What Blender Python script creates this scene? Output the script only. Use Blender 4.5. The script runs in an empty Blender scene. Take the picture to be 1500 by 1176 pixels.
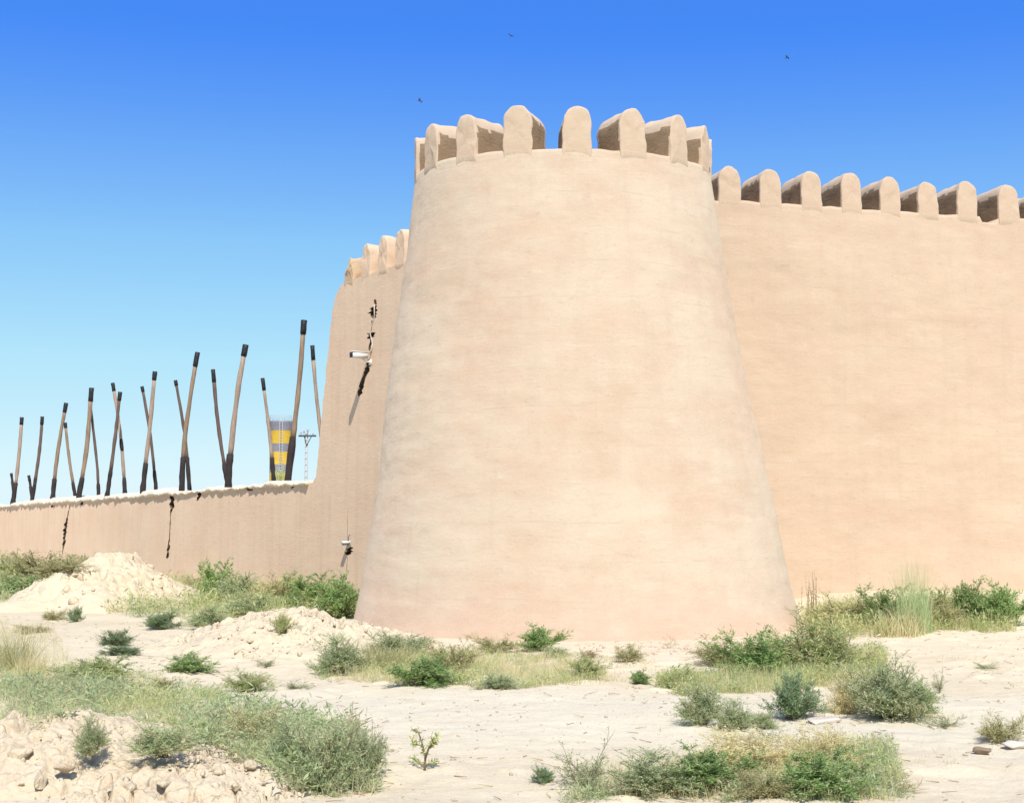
import bpy, math, random
import numpy as np
from mathutils import Vector, Matrix

# ------------------------------------------------------------------ camera, world, sun, exposure
scene = bpy.context.scene
C = scene.collection
F = 2000.0                      # focal length in photo pixels (photo is 1500 x 1176)
CAM_Z = 1.7
PITCH = math.atan(177 / F)
cam_d = bpy.data.cameras.new('camera')
cam_d.sensor_width = 36.0
cam_d.lens = 36.0 * F / 1500.0
cam_d.clip_start = 0.1
cam_d.clip_end = 8000
cam = bpy.data.objects.new('camera', cam_d)
C.objects.link(cam)
cam.location = (0, 0, CAM_Z)
cam.rotation_euler = (math.pi / 2 + PITCH, 0, 0)
scene.camera = cam

SUN_EL = math.radians(50)
SUN_AZ = math.radians(173)      # compass bearing from +Y, clockwise: behind the camera, to its right
sdir = Vector((math.sin(SUN_AZ) * math.cos(SUN_EL), math.cos(SUN_AZ) * math.cos(SUN_EL), math.sin(SUN_EL)))
w = bpy.data.worlds.new('World')
scene.world = w
w.use_nodes = True
wn, wl = w.node_tree.nodes, w.node_tree.links
wn.clear()
sky = wn.new('ShaderNodeTexSky')
sky.sky_type = 'NISHITA'
sky.sun_disc = False
sky.sun_elevation = SUN_EL
sky.sun_rotation = SUN_AZ
sky.altitude = 300
sky.air_density = 1.0
sky.dust_density = 0.6
sky.ozone_density = 2.5
hsv = wn.new('ShaderNodeHueSaturation')
hsv.inputs['Saturation'].default_value = 1.3
hsv.inputs['Value'].default_value = 1.0
bg = wn.new('ShaderNodeBackground')
bg.inputs['Strength'].default_value = 0.12
wo = wn.new('ShaderNodeOutputWorld')
wl.new(sky.outputs[0], hsv.inputs['Color'])
# grade the sky: deeper blue high in view, less glare at the horizon
sep = wn.new('ShaderNodeSeparateColor')
wl.new(hsv.outputs[0], sep.inputs[0])
mr = wn.new('ShaderNodeMapRange'); mr.inputs['From Max'].default_value = 7.0
wl.new(sep.outputs[0], mr.inputs['Value'])
cr_ = wn.new('ShaderNodeValToRGB')
stops = [(0.02, (0.24, 0.27, 0.38)), (0.082, (0.062, 0.25, 0.90)), (0.092, (0.064, 0.262, 0.93)), (0.143, (0.165, 0.42, 0.94)), (0.207, (0.265, 0.58, 0.95)), (0.294, (0.36, 0.69, 0.965)), (0.414, (0.46, 0.79, 0.97)), (0.84, (0.68, 0.91, 0.99)), (0.97, (0.76, 0.93, 0.99))]  # lowest stop: unseen zenith greyed to take the blue out of the fill light
el_ = cr_.color_ramp.elements
while len(el_) < len(stops): el_.new(0.5)
for e_, (p_, c_) in zip(el_, stops): e_.position = p_; e_.color = (*c_, 1)
wl.new(mr.outputs[0], cr_.inputs[0])
sc_ = wn.new('ShaderNodeVectorMath'); sc_.operation = 'SCALE'; sc_.inputs['Scale'].default_value = 5.69
wl.new(cr_.outputs[0], sc_.inputs[0])
wl.new(sc_.outputs[0], bg.inputs['Color'])
wl.new(bg.outputs[0], wo.inputs['Surface'])

sun_d = bpy.data.lights.new('sun', 'SUN')
sun_d.energy = 3.95
sun_d.angle = math.radians(0.5)
sun_d.color = (1.0, 0.945, 0.86)
sun = bpy.data.objects.new('sun', sun_d)
C.objects.link(sun)
sun.rotation_euler = sdir.to_track_quat('Z', 'Y').to_euler()

scene.view_settings.view_transform = 'Standard'
scene.view_settings.look = 'None'
scene.view_settings.gamma = 1.0
scene.view_settings.exposure = 0.55
scene.view_settings.use_curve_mapping = False

# ------------------------------------------------------------------ noise
def _hash(i, j, k):
    h = (i.astype(np.int64) * 374761393 + j.astype(np.int64) * 668265263 + k.astype(np.int64) * 2147483647) & 0xffffffff
    h = ((h ^ (h >> 13)) * 1274126177) & 0xffffffff
    h = (h ^ (h >> 16)) & 0xffffffff
    return h / 4294967295.0 * 2 - 1

def vnoise(x, y, z=0.0):
    x, y, z = np.broadcast_arrays(np.asarray(x, float), np.asarray(y, float), np.asarray(z, float))
    i, j, k = np.floor(x), np.floor(y), np.floor(z)
    fx, fy, fz = x - i, y - j, z - k
    fx, fy, fz = [f * f * (3 - 2 * f) for f in (fx, fy, fz)]
    r = 0
    for a in (0, 1):
        for b in (0, 1):
            for c in (0, 1):
                r = r + _hash(i + a, j + b, k + c) * (fx if a else 1 - fx) * (fy if b else 1 - fy) * (fz if c else 1 - fz)
    return r

def fbm(x, y, z=0.0, oct=4):
    r, a, s = 0, 1.0, 1.0
    for o in range(oct):
        r = r + a * vnoise(np.asarray(x) * s + 17.3 * o, np.asarray(y) * s - 9.1 * o, np.asarray(z) * s + 4.7 * o)
        a *= 0.5; s *= 2.03
    return r

def sstep(a, b, x):
    t = np.clip((x - a) / (b - a), 0, 1)
    return t * t * (3 - 2 * t)

# ------------------------------------------------------------------ projection helpers (photo pixel -> real place)
CP, SP = math.cos(PITCH), math.sin(PITCH)
def ray(px, py):
    u = (np.asarray(px, float) - 750) / F
    v = (588 - np.asarray(py, float)) / F
    return u, CP - v * SP, SP + v * CP            # dx, dy, dz

def at_y(px, py, Y):
    dx, dy, dz = ray(px, py)
    t = Y / dy
    return (float(dx * t), float(Y), float(CAM_Z + dz * t))

def worley(x, y, seed=0.0):
    i, j = np.floor(x), np.floor(y)
    f1 = np.full(x.shape, 9.0); f2 = np.full(x.shape, 9.0); ci = np.zeros(x.shape); tx = np.zeros(x.shape); ty = np.zeros(x.shape)
    for a in (-1, 0, 1):
        for b in (-1, 0, 1):
            k = np.full(x.shape, seed * 10)
            px_ = i + a + 0.5 + 0.45 * _hash(i + a, j + b, k); py_ = j + b + 0.5 + 0.45 * _hash(i + a, j + b, k + 1)
            d = np.hypot(x - px_, y - py_)
            nw = d < f1
            f2 = np.where(nw, f1, np.minimum(f2, d))
            ci = np.where(nw, _hash(i + a, j + b, k + 2), ci)
            tx = np.where(nw, (x - px_) * _hash(i + a, j + b, k + 3), tx); ty = np.where(nw, (y - py_) * _hash(i + a, j + b, k + 4), ty)
            f1 = np.where(nw, d, f1)
    return f2 - f1, ci, tx + ty

def crust(x, y, sc, seed):
    wx = x / sc + 0.35 * fbm(x / sc * 0.9, y / sc * 0.9, 2.0 + seed, 2); wy = y / sc + 0.35 * fbm(x / sc * 0.9, y / sc * 0.9, 6.0 + seed, 2)
    e, c, t = worley(wx, wy, seed)
    return (0.45 * c + 0.8 * t) * sstep(0.0, 0.3, e) - 1.5 * (1 - sstep(0.0, 0.26, e)) * sstep(-0.25, 0.35, fbm(wx * 0.6, wy * 0.6, 8.0 + seed, 2))

# heaps: cx, cy, rx, ry, height, roughness, peak sharpness
HEAPS = [
    (-8.55, 29.4, 2.0, 3.2, 1.36, 0.08, 1.05),
    (-3.05, 19.2, 2.1, 1.9, 0.62, 0.07, 1.0),
    (-3.1, 9.75, 1.5, 1.15, 0.34, 0.075, 0.8),
    (-2.05, 9.0, 0.95, 0.75, 0.20, 0.075, 0.8),
]
def heap_h(i, x, y, detail=True):
    cx, cy, rx, ry, h, ro, sh = HEAPS[i]
    wob = 1 + 0.22 * fbm(x * 0.9 + 5 * i, y * 0.9, 3.3, 2)
    r = np.sqrt(((x - cx) / rx) ** 2 + ((y - cy) / ry) ** 2) / wob
    p = np.clip(1 - r, 0, 1)
    p = p ** sh * (1 - 0.25 * p ** 3)
    k = 3.2 if i < 2 else 6.0
    m = np.abs(fbm(x * k, y * k, 7.7 + i, 4))
    rough = (m - 0.35) + 0.35 * np.abs(fbm(x * k * 2.4, y * k * 2.4, 1.5, 3))
    if not detail: return h * p * (1 + 0.15 * fbm(x * 1.3, y * 1.3, 2.2, 2))
    s1 = (0.19, 0.15, 0.17, 0.15)[i]
    cr = 0.42 * s1 * crust(x, y, s1, i) + 0.13 * s1 * crust(x, y, s1 * 0.42, i + 5)
    cr = cr * (0.55 + 0.6 * sstep(-0.3, 0.5, fbm(x * 1.1, y * 1.1, 4.4, 2)))
    return h * p * (1 + 0.15 * fbm(x * 1.3, y * 1.3, 2.2, 2)) + (0.6 * ro * rough + cr) * np.minimum(1, p * 3.5)

def base_h(x, y):
    z = 0.07 * fbm(x / 3.1, y / 3.1, 0.5, 3) + 0.022 * fbm(x * 1.1, y * 1.1, 1.5, 3)
    z = z + 0.009 * fbm(x * 4.5, y * 4.5, 2.5, 2)
    # broken crust and old digging, less on the worn track
    tr = np.exp(-((y - (12.6 - 0.10 * x)) / 1.7) ** 2) * sstep(-3.5, -1.2, x)
    rg = np.maximum(0, fbm(x * 2.6, y * 2.6, 9.5, 3) - 0.1)
    z = z + (0.045 * rg + 0.010 * np.abs(fbm(x * 9.0, y * 9.0, 4.5, 2))) * (1 - 0.8 * tr) + 0.006 * fbm(x * 7.0, y * 14.0, 3.5, 2) * tr
    # bank that climbs to the long wall on the right
    z = z + 0.30 * sstep(2.8, 6.0, x) * sstep(18.0, 25.0, y) + 0.05 * sstep(3.5, 6, x)
    # gentle skirt under the tower
    d = np.sqrt((x - 1.08) ** 2 + (y - 23.5) ** 2)
    z = z * (1 - 0.85 * np.exp(-((d - 3.6) / 1.1) ** 2))
    far = sstep(70, 140, np.sqrt(x * x + y * y))
    return z * (1 - far)

def H(x, y):
    x = np.asarray(x, float); y = np.asarray(y, float)
    z = base_h(x, y)
    for i in range(len(HEAPS)):
        z = z + np.maximum(0, heap_h(i, x, y, False))
    return z

def ground_hit(px, py):
    dx, dy, dz = ray(px, py)
    z = np.zeros_like(np.asarray(dx + dy * 0))
    for _ in range(25):
        t = (z - CAM_Z) / np.minimum(dz, -1e-4)
        z = 0.5 * z + 0.5 * H(dx * t, dy * t)
    return dx * t, dy * t, H(dx * t, dy * t)

# ------------------------------------------------------------------ mesh helpers
def tag(o, label=None, cat=None, group=None, kind=None):
    if label: o['label'] = label
    if cat: o['category'] = cat
    if group: o['group'] = group
    if kind: o['kind'] = kind
    return o

def link(o, parent=None):
    C.objects.link(o)
    if parent is not None: o.parent = parent
    return o

def empty(name, loc, rz=0.0):
    o = bpy.data.objects.new(name, None)
    o.empty_display_size = 0.3
    o.location = loc
    o.rotation_euler = (0, 0, rz)
    return link(o)

def mesh_np(name, V, faces, mats, smooth=False, mat_idx=None):
    """V: (n,3) array; faces: list of arrays of polygons, each (m,k)"""
    me = bpy.data.meshes.new(name)
    V = np.ascontiguousarray(V, dtype=np.float32)
    me.vertices.add(len(V))
    me.vertices.foreach_set('co', V.ravel())
    if not isinstance(faces, list): faces = [faces]
    faces = [np.asarray(f, dtype=np.int32) for f in faces if len(f)]
    loops = np.concatenate([f.ravel() for f in faces])
    tot = np.concatenate([np.full(len(f), f.shape[1], np.int32) for f in faces])
    st = np.concatenate([[0], np.cumsum(tot)[:-1]]).astype(np.int32)
    me.loops.add(len(loops))
    me.loops.foreach_set('vertex_index', loops)
    me.polygons.add(len(tot))
    me.polygons.foreach_set('loop_start', st)
    me.polygons.foreach_set('loop_total', tot)
    if mat_idx is not None: me.polygons.foreach_set('material_index', np.asarray(mat_idx, np.int32))
    if smooth: me.polygons.foreach_set('use_smooth', np.ones(len(tot), bool))
    me.update(calc_edges=True)
    me.validate()
    for m in (mats if isinstance(mats, (list, tuple)) else [mats]): me.materials.append(m)
    return me

def obj(name, me, parent=None):
    return link(bpy.data.objects.new(name, me), parent)

class MB:
    """collects pieces into ONE mesh"""
    def __init__(s): s.V = []; s.Q = []; s.T = []; s.n = 0
    def add(s, V, quads=None, tris=None):
        V = np.asarray(V, float)
        if quads is not None and len(quads): s.Q.append(np.asarray(quads) + s.n)
        if tris is not None and len(tris): s.T.append(np.asarray(tris) + s.n)
        s.V.append(V); s.n += len(V)
    def box(s, c, size, R=None, bev=0.0):
        sx, sy, sz = [q / 2 for q in size]
        V = np.array([(x, y, z) for x in (-sx, sx) for y in (-sy, sy) for z in (-sz, sz)])
        if R is not None: V = V @ np.array(R).T
        s.add(V + np.array(c), [(0, 1, 3, 2), (4, 6, 7, 5), (0, 4, 5, 1), (2, 3, 7, 6), (0, 2, 6, 4), (1, 5, 7, 3)])
    def tube(s, pts, rad, n=8, cap=True, wob=0.0, seed=0):
        pts = np.asarray(pts, float); m = len(pts)
        rad = np.broadcast_to(np.asarray(rad, float), (m,))
        tan = np.gradient(pts, axis=0)
        tan /= np.linalg.norm(tan, axis=1)[:, None] + 1e-9
        ref = np.array([0.0, 0, 1]) if abs(tan[0][2]) < 0.9 else np.array([1.0, 0, 0])
        V = []
        rg = np.random.default_rng(seed)
        for i in range(m):
            a = np.cross(tan[i], ref); a /= np.linalg.norm(a); b = np.cross(tan[i], a)
            th = np.arange(n) / n * 2 * math.pi
            rr = rad[i] * (1 + wob * rg.uniform(-1, 1, n))
            V.append(pts[i] + np.outer(np.cos(th) * rr, a) + np.outer(np.sin(th) * rr, b))
        V = np.concatenate(V)
        q = [(i * n + k, i * n + (k + 1) % n, (i + 1) * n + (k + 1) % n, (i + 1) * n + k) for i in range(m - 1) for k in range(n)]
        t = []
        if cap:
            V = np.vstack([V, pts[0], pts[-1]])
            t = [(m * n, (k + 1) % n, k) for k in range(n)] + [(m * n + 1, (m - 1) * n + k, (m - 1) * n + (k + 1) % n) for k in range(n)]
        s.add(V, q, t)
    def mesh(s, name, mat, smooth=False):
        f = []
        if s.Q: f.append(np.concatenate(s.Q))
        if s.T: f.append(np.concatenate(s.T))
        return mesh_np(name, np.concatenate(s.V), f, mat, smooth)
    def build(s, name, mat, parent=None, smooth=False):
        return obj(name, s.mesh(name, mat, smooth), parent)

def grid_quads(nu, nv, wrap=False):
    i = np.arange(nu if wrap else nu - 1); j = np.arange(nv - 1)
    I, J = np.meshgrid(i, j, indexing='ij')
    I2 = (I + 1) % nu
    return np.stack([I * nv + J, I2 * nv + J, I2 * nv + J + 1, I * nv + J + 1], -1).reshape(-1, 4)

# ------------------------------------------------------------------ materials
def nodes(name):
    m = bpy.data.materials.new(name); m.use_nodes = True
    nt = m.node_tree
    return m, nt.nodes, nt.links, nt.nodes['Principled BSDF']

def ramp(n, stops):
    r = n.new('ShaderNodeValToRGB')
    el = r.color_ramp.elements
    while len(el) < len(stops): el.new(0.5)
    for e, (p, c) in zip(el, stops):
        e.position = p; e.color = (*c, 1)
    return r

def noise_node(n, l, vec, scale, detail=5, rough=0.6, dist=0.0):
    t = n.new('ShaderNodeTexNoise')
    t.inputs['Scale'].default_value = scale; t.inputs['Detail'].default_value = detail
    t.inputs['Roughness'].default_value = rough; t.inputs['Distortion'].default_value = dist
    if vec is not None: l.new(vec, t.inputs['Vector'])
    return t

def mixc(n, l, fac, a, b, mode='MIX'):
    m = n.new('ShaderNodeMix'); m.data_type = 'RGBA'; m.blend_type = mode
    for s, v in ((m.inputs['Factor'], fac), (m.inputs[6], a), (m.inputs[7], b)):
        if isinstance(v, bpy.types.NodeSocket): l.new(v, s)
        elif isinstance(v, (int, float)): s.default_value = v
        else: s.default_value = (*v, 1)
    return m.outputs[2]

def bump(n, l, h, strength, dist, prev=None):
    b = n.new('ShaderNodeBump')
    b.inputs['Strength'].default_value = strength; b.inputs['Distance'].default_value = dist
    l.new(h, b.inputs['Height'])
    if prev is not None: l.new(prev, b.inputs['Normal'])
    return b.outputs['Normal']

def mapping(n, l, vec, scale):
    m = n.new('ShaderNodeMapping'); m.inputs['Scale'].default_value = scale
    l.new(vec, m.inputs['Vector']); return m.outputs[0]

def mat_plaster(name, ca, cb, cc, rough_amt=1.0, grain=1.0, dash=0.35, drips=0.25, stain=False):
    m, n, l, b = nodes(name)
    tc = n.new('ShaderNodeTexCoord').outputs['Object']
    big = noise_node(n, l, mapping(n, l, tc, (1, 1, 1.5)), 0.55, 5, 0.55, 0.0)
    blot = noise_node(n, l, mapping(n, l, tc, (1, 1, 1.9)), 1.9, 5, 0.6, 0.0)
    streak = noise_node(n, l, mapping(n, l, tc, (1.0, 1.0, 5.5)), 1.9, 5, 0.62, 0.5)
    drip = noise_node(n, l, mapping(n, l, tc, (3.5, 3.5, 0.3)), 1.0, 5, 0.6, 0.3)
    fine = noise_node(n, l, tc, 28, 4, 0.7)
    pit = noise_node(n, l, mapping(n, l, tc, (1, 1, 3.2)), 7, 3, 0.5)
    c = mixc(n, l, ramp_out(n, l, big.outputs[0], 0.36, 0.62), ca, cb)
    c = mixc(n, l, mul(n, l, ramp_out(n, l, blot.outputs[0], 0.42, 0.68), 0.35), c, cc)
    c = mixc(n, l, mul(n, l, ramp_out(n, l, streak.outputs[0], 0.58, 0.74), dash), c, tuple(q * 0.88 for q in ca))
    c = mixc(n, l, mul(n, l, ramp_out(n, l, streak.outputs[0], 0.40, 0.28), dash), c, tuple(min(1, q * 1.06) for q in cc))
    c = mixc(n, l, mul(n, l, ramp_out(n, l, drip.outputs[0], 0.48, 0.75), drips), c, tuple(q * 0.84 for q in ca))
    c = mixc(n, l, mul(n, l, ramp_out(n, l, pit.outputs[0], 0.64, 0.72), 0.28), c, tuple(q * 0.72 for q in ca))
    if stain:
        sx = n.new('ShaderNodeSeparateXYZ'); l.new(tc, sx.inputs[0])
        ad = n.new('ShaderNodeMath'); ad.operation = 'MULTIPLY_ADD'
        l.new(blot.outputs[0], ad.inputs[0]); ad.inputs[1].default_value = 2.2; l.new(sx.outputs[2], ad.inputs[2])
        c = mixc(n, l, mul(n, l, ramp_out(n, l, ad.outputs[0], 2.1, 1.0), 0.6), c, (0.54, 0.375, 0.285))
    fleck = noise_node(n, l, mapping(n, l, tc, (2.2, 2.2, 22.0)), 2.4, 3, 0.5)
    c = mixc(n, l, mul(n, l, ramp_out(n, l, fleck.outputs[0], 0.66, 0.70), 0.30), c, tuple(q * 0.80 for q in ca))
    c = mixc(n, l, mul(n, l, ramp_out(n, l, fleck.outputs[0], 0.33, 0.29), 0.35), c, tuple(min(1, q * 1.10) for q in cc))
    # faint lines where one lift of mud was laid on the last
    wv = n.new('ShaderNodeTexWave'); wv.wave_type = 'BANDS'; wv.bands_direction = 'Z'; wv.wave_profile = 'SAW'
    wv.inputs['Scale'].default_value = 0.55; wv.inputs['Distortion'].default_value = 0.9; wv.inputs['Detail'].default_value = 3
    wv.inputs['Detail Scale'].default_value = 1.2
    l.new(tc, wv.inputs['Vector'])
    lift = mul(n, l, ramp_out(n, l, wv.outputs['Fac'], 0.955, 0.985), ramp_out(n, l, blot.outputs[0], 0.50, 0.60))
    c = mixc(n, l, mul(n, l, lift, 0.30), c, tuple(q * 0.78 for q in ca))
    c = mixc(n, l, 0.10 * grain, c, fine.outputs[0], 'OVERLAY')
    l.new(c, b.inputs['Base Color'])
    b.inputs['Roughness'].default_value = 0.95
    b.inputs['Diffuse Roughness'].default_value = 0.35
    b.inputs['Specular IOR Level'].default_value = 0.12
    nr = bump(n, l, big.outputs[0], 0.3, 0.08)
    nr = bump(n, l, blot.outputs[0], 0.2, 0.03, nr)
    nr = bump(n, l, streak.outputs[0], 0.18 * rough_amt, 0.012, nr)
    nr = bump(n, l, pit.outputs[0], 0.35 * rough_amt, 0.010, nr)
    nr = bump(n, l, fine.outputs[0], 0.35 * rough_amt, 0.006, nr)
    l.new(nr, b.inputs['Normal'])
    return m

def ramp_out(n, l, s, a, b_):
    r = n.new('ShaderNodeMapRange'); r.clamp = True
    r.inputs['From Min'].default_value = a; r.inputs['From Max'].default_value = b_
    l.new(s, r.inputs['Value']); return r.outputs[0]

def mul(n, l, s, k):
    m = n.new('ShaderNodeMath'); m.operation = 'MULTIPLY'
    l.new(s, m.inputs[0])
    if isinstance(k, (int, float)): m.inputs[1].default_value = k
    else: l.new(k, m.inputs[1])
    return m.outputs[0]

M = {}
M['plaster'] = mat_plaster('mud_plaster', (0.535, 0.395, 0.29), (0.565, 0.455, 0.345), (0.58, 0.50, 0.385), stain=True)
M['plaster_warm'] = mat_plaster('warm_mud_plaster', (0.54, 0.395, 0.29), (0.56, 0.425, 0.31), (0.575, 0.47, 0.355), dash=0.4)
M['plaster_brightened'] = mat_plaster('brightened_mud_plaster', (0.62, 0.445, 0.315), (0.645, 0.485, 0.35), (0.60, 0.46, 0.34), dash=0.10, drips=0.55)  # left wall plaster, colour brightened to make up for weak light on it
M['plaster_crown'] = mat_plaster('crown_mud_plaster', (0.535, 0.39, 0.28), (0.56, 0.445, 0.335), (0.575, 0.49, 0.375))
M['rough_mud'] = mat_plaster('rough_mud', (0.52, 0.36, 0.225), (0.56, 0.41, 0.27), (0.60, 0.475, 0.335), 1.6, 2.0)
M['shaded_raw_mud'] = mat_plaster('shaded_raw_mud_brick', (0.24, 0.165, 0.105), (0.29, 0.205, 0.13), (0.34, 0.245, 0.16), 2.6, 3.0)  # raw mud whose dark tone also paints the shade on merlon sides
M['crack_shade_mud'] = mat_plaster('crack_shade_earth', (0.12, 0.085, 0.055), (0.15, 0.105, 0.07), (0.17, 0.12, 0.08), 2.6, 3.0)  # dark colour paints the shade inside the wall cracks
M['coping'] = mat_plaster('crumbling_coping', (0.62, 0.525, 0.41), (0.70, 0.62, 0.50), (0.56, 0.45, 0.33), 2.5, 3.0)

def mat_ground():
    m, n, l, b = nodes('dry_earth')
    tc = n.new('ShaderNodeTexCoord').outputs['Object']
    big = noise_node(n, l, tc, 0.35, 4, 0.6)
    med = noise_node(n, l, tc, 2.2, 6, 0.65)
    fine = noise_node(n, l, tc, 26, 5, 0.75)
    grit = noise_node(n, l, tc, 90, 2, 0.6)
    sx = n.new('ShaderNodeSeparateXYZ'); l.new(tc, sx.inputs[0])
    # the worn pale track crossing from left to right
    ma = n.new('ShaderNodeMath'); ma.operation = 'MULTIPLY_ADD'
    l.new(sx.outputs[0], ma.inputs[0]); ma.inputs[1].default_value = 0.10; l.new(sx.outputs[1], ma.inputs[2])
    sb = n.new('ShaderNodeMath'); sb.operation = 'SUBTRACT'; l.new(ma.outputs[0], sb.inputs[0]); sb.inputs[1].default_value = 12.4
    ab = n.new('ShaderNodeMath'); ab.operation = 'ABSOLUTE'; l.new(sb.outputs[0], ab.inputs[0])
    ad = n.new('ShaderNodeMath'); ad.operation = 'MULTIPLY_ADD'; l.new(med.outputs[0], ad.inputs[0]); ad.inputs[1].default_value = 1.6; l.new(ab.outputs[0], ad.inputs[2])
    trk = n.new('ShaderNodeMapRange'); trk.inputs['From Min'].default_value = 3.1; trk.inputs['From Max'].default_value = 1.7
    l.new(ad.outputs[0], trk.inputs['Value'])
    c = mixc(n, l, ramp_out(n, l, big.outputs[0], 0.35, 0.65), (0.60, 0.505, 0.36), (0.66, 0.57, 0.42))
    c = mixc(n, l, mul(n, l, ramp_out(n, l, med.outputs[0], 0.5, 0.75), 0.5), c, (0.55, 0.44, 0.30))
    c = mixc(n, l, mul(n, l, trk.outputs[0], 0.85), c, (0.635, 0.565, 0.435))
    rut = noise_node(n, l, mapping(n, l, tc, (0.45, 4.0, 1.0)), 1.6, 6, 0.7, 0.3)
    c = mixc(n, l, mul(n, l, ramp_out(n, l, rut.outputs[0], 0.54, 0.68), 0.45), c, (0.50, 0.42, 0.315))
    c = mixc(n, l, mul(n, l, ramp_out(n, l, fine.outputs[0], 0.56, 0.70), 0.5), c, (0.42, 0.335, 0.235))
    c = mixc(n, l, 0.14, c, grit.outputs[0], 'OVERLAY')
    l.new(c, b.inputs['Base Color'])
    b.inputs['Roughness'].default_value = 1.0
    b.inputs['Specular IOR Level'].default_value = 0.08
    nr = bump(n, l, med.outputs[0], 0.5, 0.05)
    nr = bump(n, l, fine.outputs[0], 0.7, 0.02, nr)
    nr = bump(n, l, grit.outputs[0], 0.4, 0.005, nr)
    l.new(nr, b.inputs['Normal'])
    return m
M['ground'] = mat_ground()

def mat_earth(name, a, b_, c_):
    m, n, l, b = nodes(name)
    tc = n.new('ShaderNodeTexCoord').outputs['Object']
    med = noise_node(n, l, tc, 2.6, 6, 0.7)
    fine = noise_node(n, l, tc, 22, 5, 0.75)
    c = mixc(n, l, ramp_out(n, l, med.outputs[0], 0.35, 0.65), a, b_)
    c = mixc(n, l, mul(n, l, ramp_out(n, l, fine.outputs[0], 0.55, 0.7), 0.5), c, c_)
    l.new(c, b.inputs['Base Color'])
    b.inputs['Roughness'].default_value = 1.0
    b.inputs['Specular IOR Level'].default_value = 0.08
    nr = bump(n, l, med.outputs[0], 0.6, 0.06)
    nr = bump(n, l, fine.outputs[0], 0.9, 0.025, nr)
    l.new(nr, b.inputs['Normal'])
    return m
M['heap_far'] = mat_earth('heap_earth', (0.60, 0.49, 0.345), (0.64, 0.55, 0.40), (0.50, 0.37, 0.26))
M['heap_near'] = mat_earth('clod_earth', (0.58, 0.46, 0.32), (0.62, 0.52, 0.38), (0.45, 0.34, 0.23))

def mat_leaf(name, a, b_, dry, dry_amt=0.2, trans=0.48):
    m, n, l, b = nodes(name)
    g = n.new('ShaderNodeNewGeometry')
    oi = n.new('ShaderNodeObjectInfo')
    tc = n.new('ShaderNodeTexCoord').outputs['Object']
    nz = noise_node(n, l, tc, 3.5, 3, 0.6)
    c = mixc(n, l, g.outputs['Random Per Island'], a, b_)
    d = n.new('ShaderNodeMath'); d.operation = 'MULTIPLY_ADD'
    l.new(g.outputs['Random Per Island'], d.inputs[0]); d.inputs[1].default_value = 0.35
    l.new(nz.outputs[0], d.inputs[2])
    c = mixc(n, l, ramp_out(n, l, d.outputs[0], 0.95 - 0.5 * dry_amt - 0.12, 0.95 - 0.5 * dry_amt + 0.12), c, dry)
    v = n.new('ShaderNodeMapRange'); v.inputs['To Min'].default_value = 1.02; v.inputs['To Max'].default_value = 1.34
    l.new(oi.outputs['Random'], v.inputs['Value'])
    hs = n.new('ShaderNodeHueSaturation'); l.new(v.outputs[0], hs.inputs['Value']); l.new(c, hs.inputs['Color'])
    l.new(hs.outputs[0], b.inputs['Base Color'])
    b.inputs['Roughness'].default_value = 0.75
    b.inputs['Specular IOR Level'].default_value = 0.2
    tr = n.new('ShaderNodeBsdfTranslucent'); l.new(hs.outputs[0], tr.inputs['Color'])
    mx = n.new('ShaderNodeMixShader'); mx.inputs[0].default_value = trans
    l.new(b.outputs[0], mx.inputs[1]); l.new(tr.outputs[0], mx.inputs[2])
    l.new(mx.outputs[0], n['Material Output'].inputs['Surface'])
    return m
M['sage'] = mat_leaf('sage_leaf', (0.34, 0.41, 0.21), (0.46, 0.53, 0.30), (0.54, 0.48, 0.29), 0.28)
M['green'] = mat_leaf('green_leaf', (0.22, 0.34, 0.11), (0.33, 0.43, 0.18), (0.50, 0.47, 0.22), 0.18)
M['blue'] = mat_leaf('bluish_leaf', (0.17, 0.26, 0.13), (0.27, 0.35, 0.19), (0.38, 0.40, 0.22), 0.10)
M['olive'] = mat_leaf('olive_leaf', (0.36, 0.37, 0.16), (0.48, 0.47, 0.24), (0.58, 0.49, 0.28), 0.45)
M['lime'] = mat_leaf('lime_leaf', (0.37, 0.43, 0.17), (0.49, 0.53, 0.25), (0.60, 0.54, 0.30), 0.35)
M['straw'] = mat_leaf('straw', (0.60, 0.53, 0.30), (0.70, 0.65, 0.42), (0.52, 0.40, 0.22), 0.15)
M['brown'] = mat_leaf('dead_twig', (0.26, 0.18, 0.10), (0.36, 0.27, 0.16), (0.45, 0.36, 0.22), 0.3, 0.05)

def mat_plain(name, col, rough=0.8, var=0.25, scale=8.0, bumpy=0.0, spec=0.3, stretch=(1, 1, 1)):
    m, n, l, b = nodes(name)
    tc = n.new('ShaderNodeTexCoord').outputs['Object']
    nz = noise_node(n, l, mapping(n, l, tc, stretch), scale, 5, 0.65)
    c = mixc(n, l, nz.outputs[0], tuple(q * (1 - var) for q in col), tuple(min(1, q * (1 + var)) for q in col))
    l.new(c, b.inputs['Base Color'])
    b.inputs['Roughness'].default_value = rough
    b.inputs['Specular IOR Level'].default_value = spec
    if bumpy: l.new(bump(n, l, nz.outputs[0], 0.6, bumpy), b.inputs['Normal'])
    return m
M['stem'] = mat_plain('stem_bark', (0.20, 0.15, 0.09), 0.9)
M['wood'] = mat_plain('peeled_wood', (0.24, 0.165, 0.11), 0.8, 0.75, 4.0, 0.01, 0.2, (4, 4, 0.6))
M['wood_dark'] = mat_plain('weathered_wood', (0.12, 0.08, 0.065), 0.85, 0.7, 4.0, 0.01, 0.2, (4, 4, 0.6))
M['wood_pale'] = mat_plain('pale_wood', (0.31, 0.225, 0.17), 0.8, 0.7, 4.0, 0.01, 0.2, (4, 4, 0.6))
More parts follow.
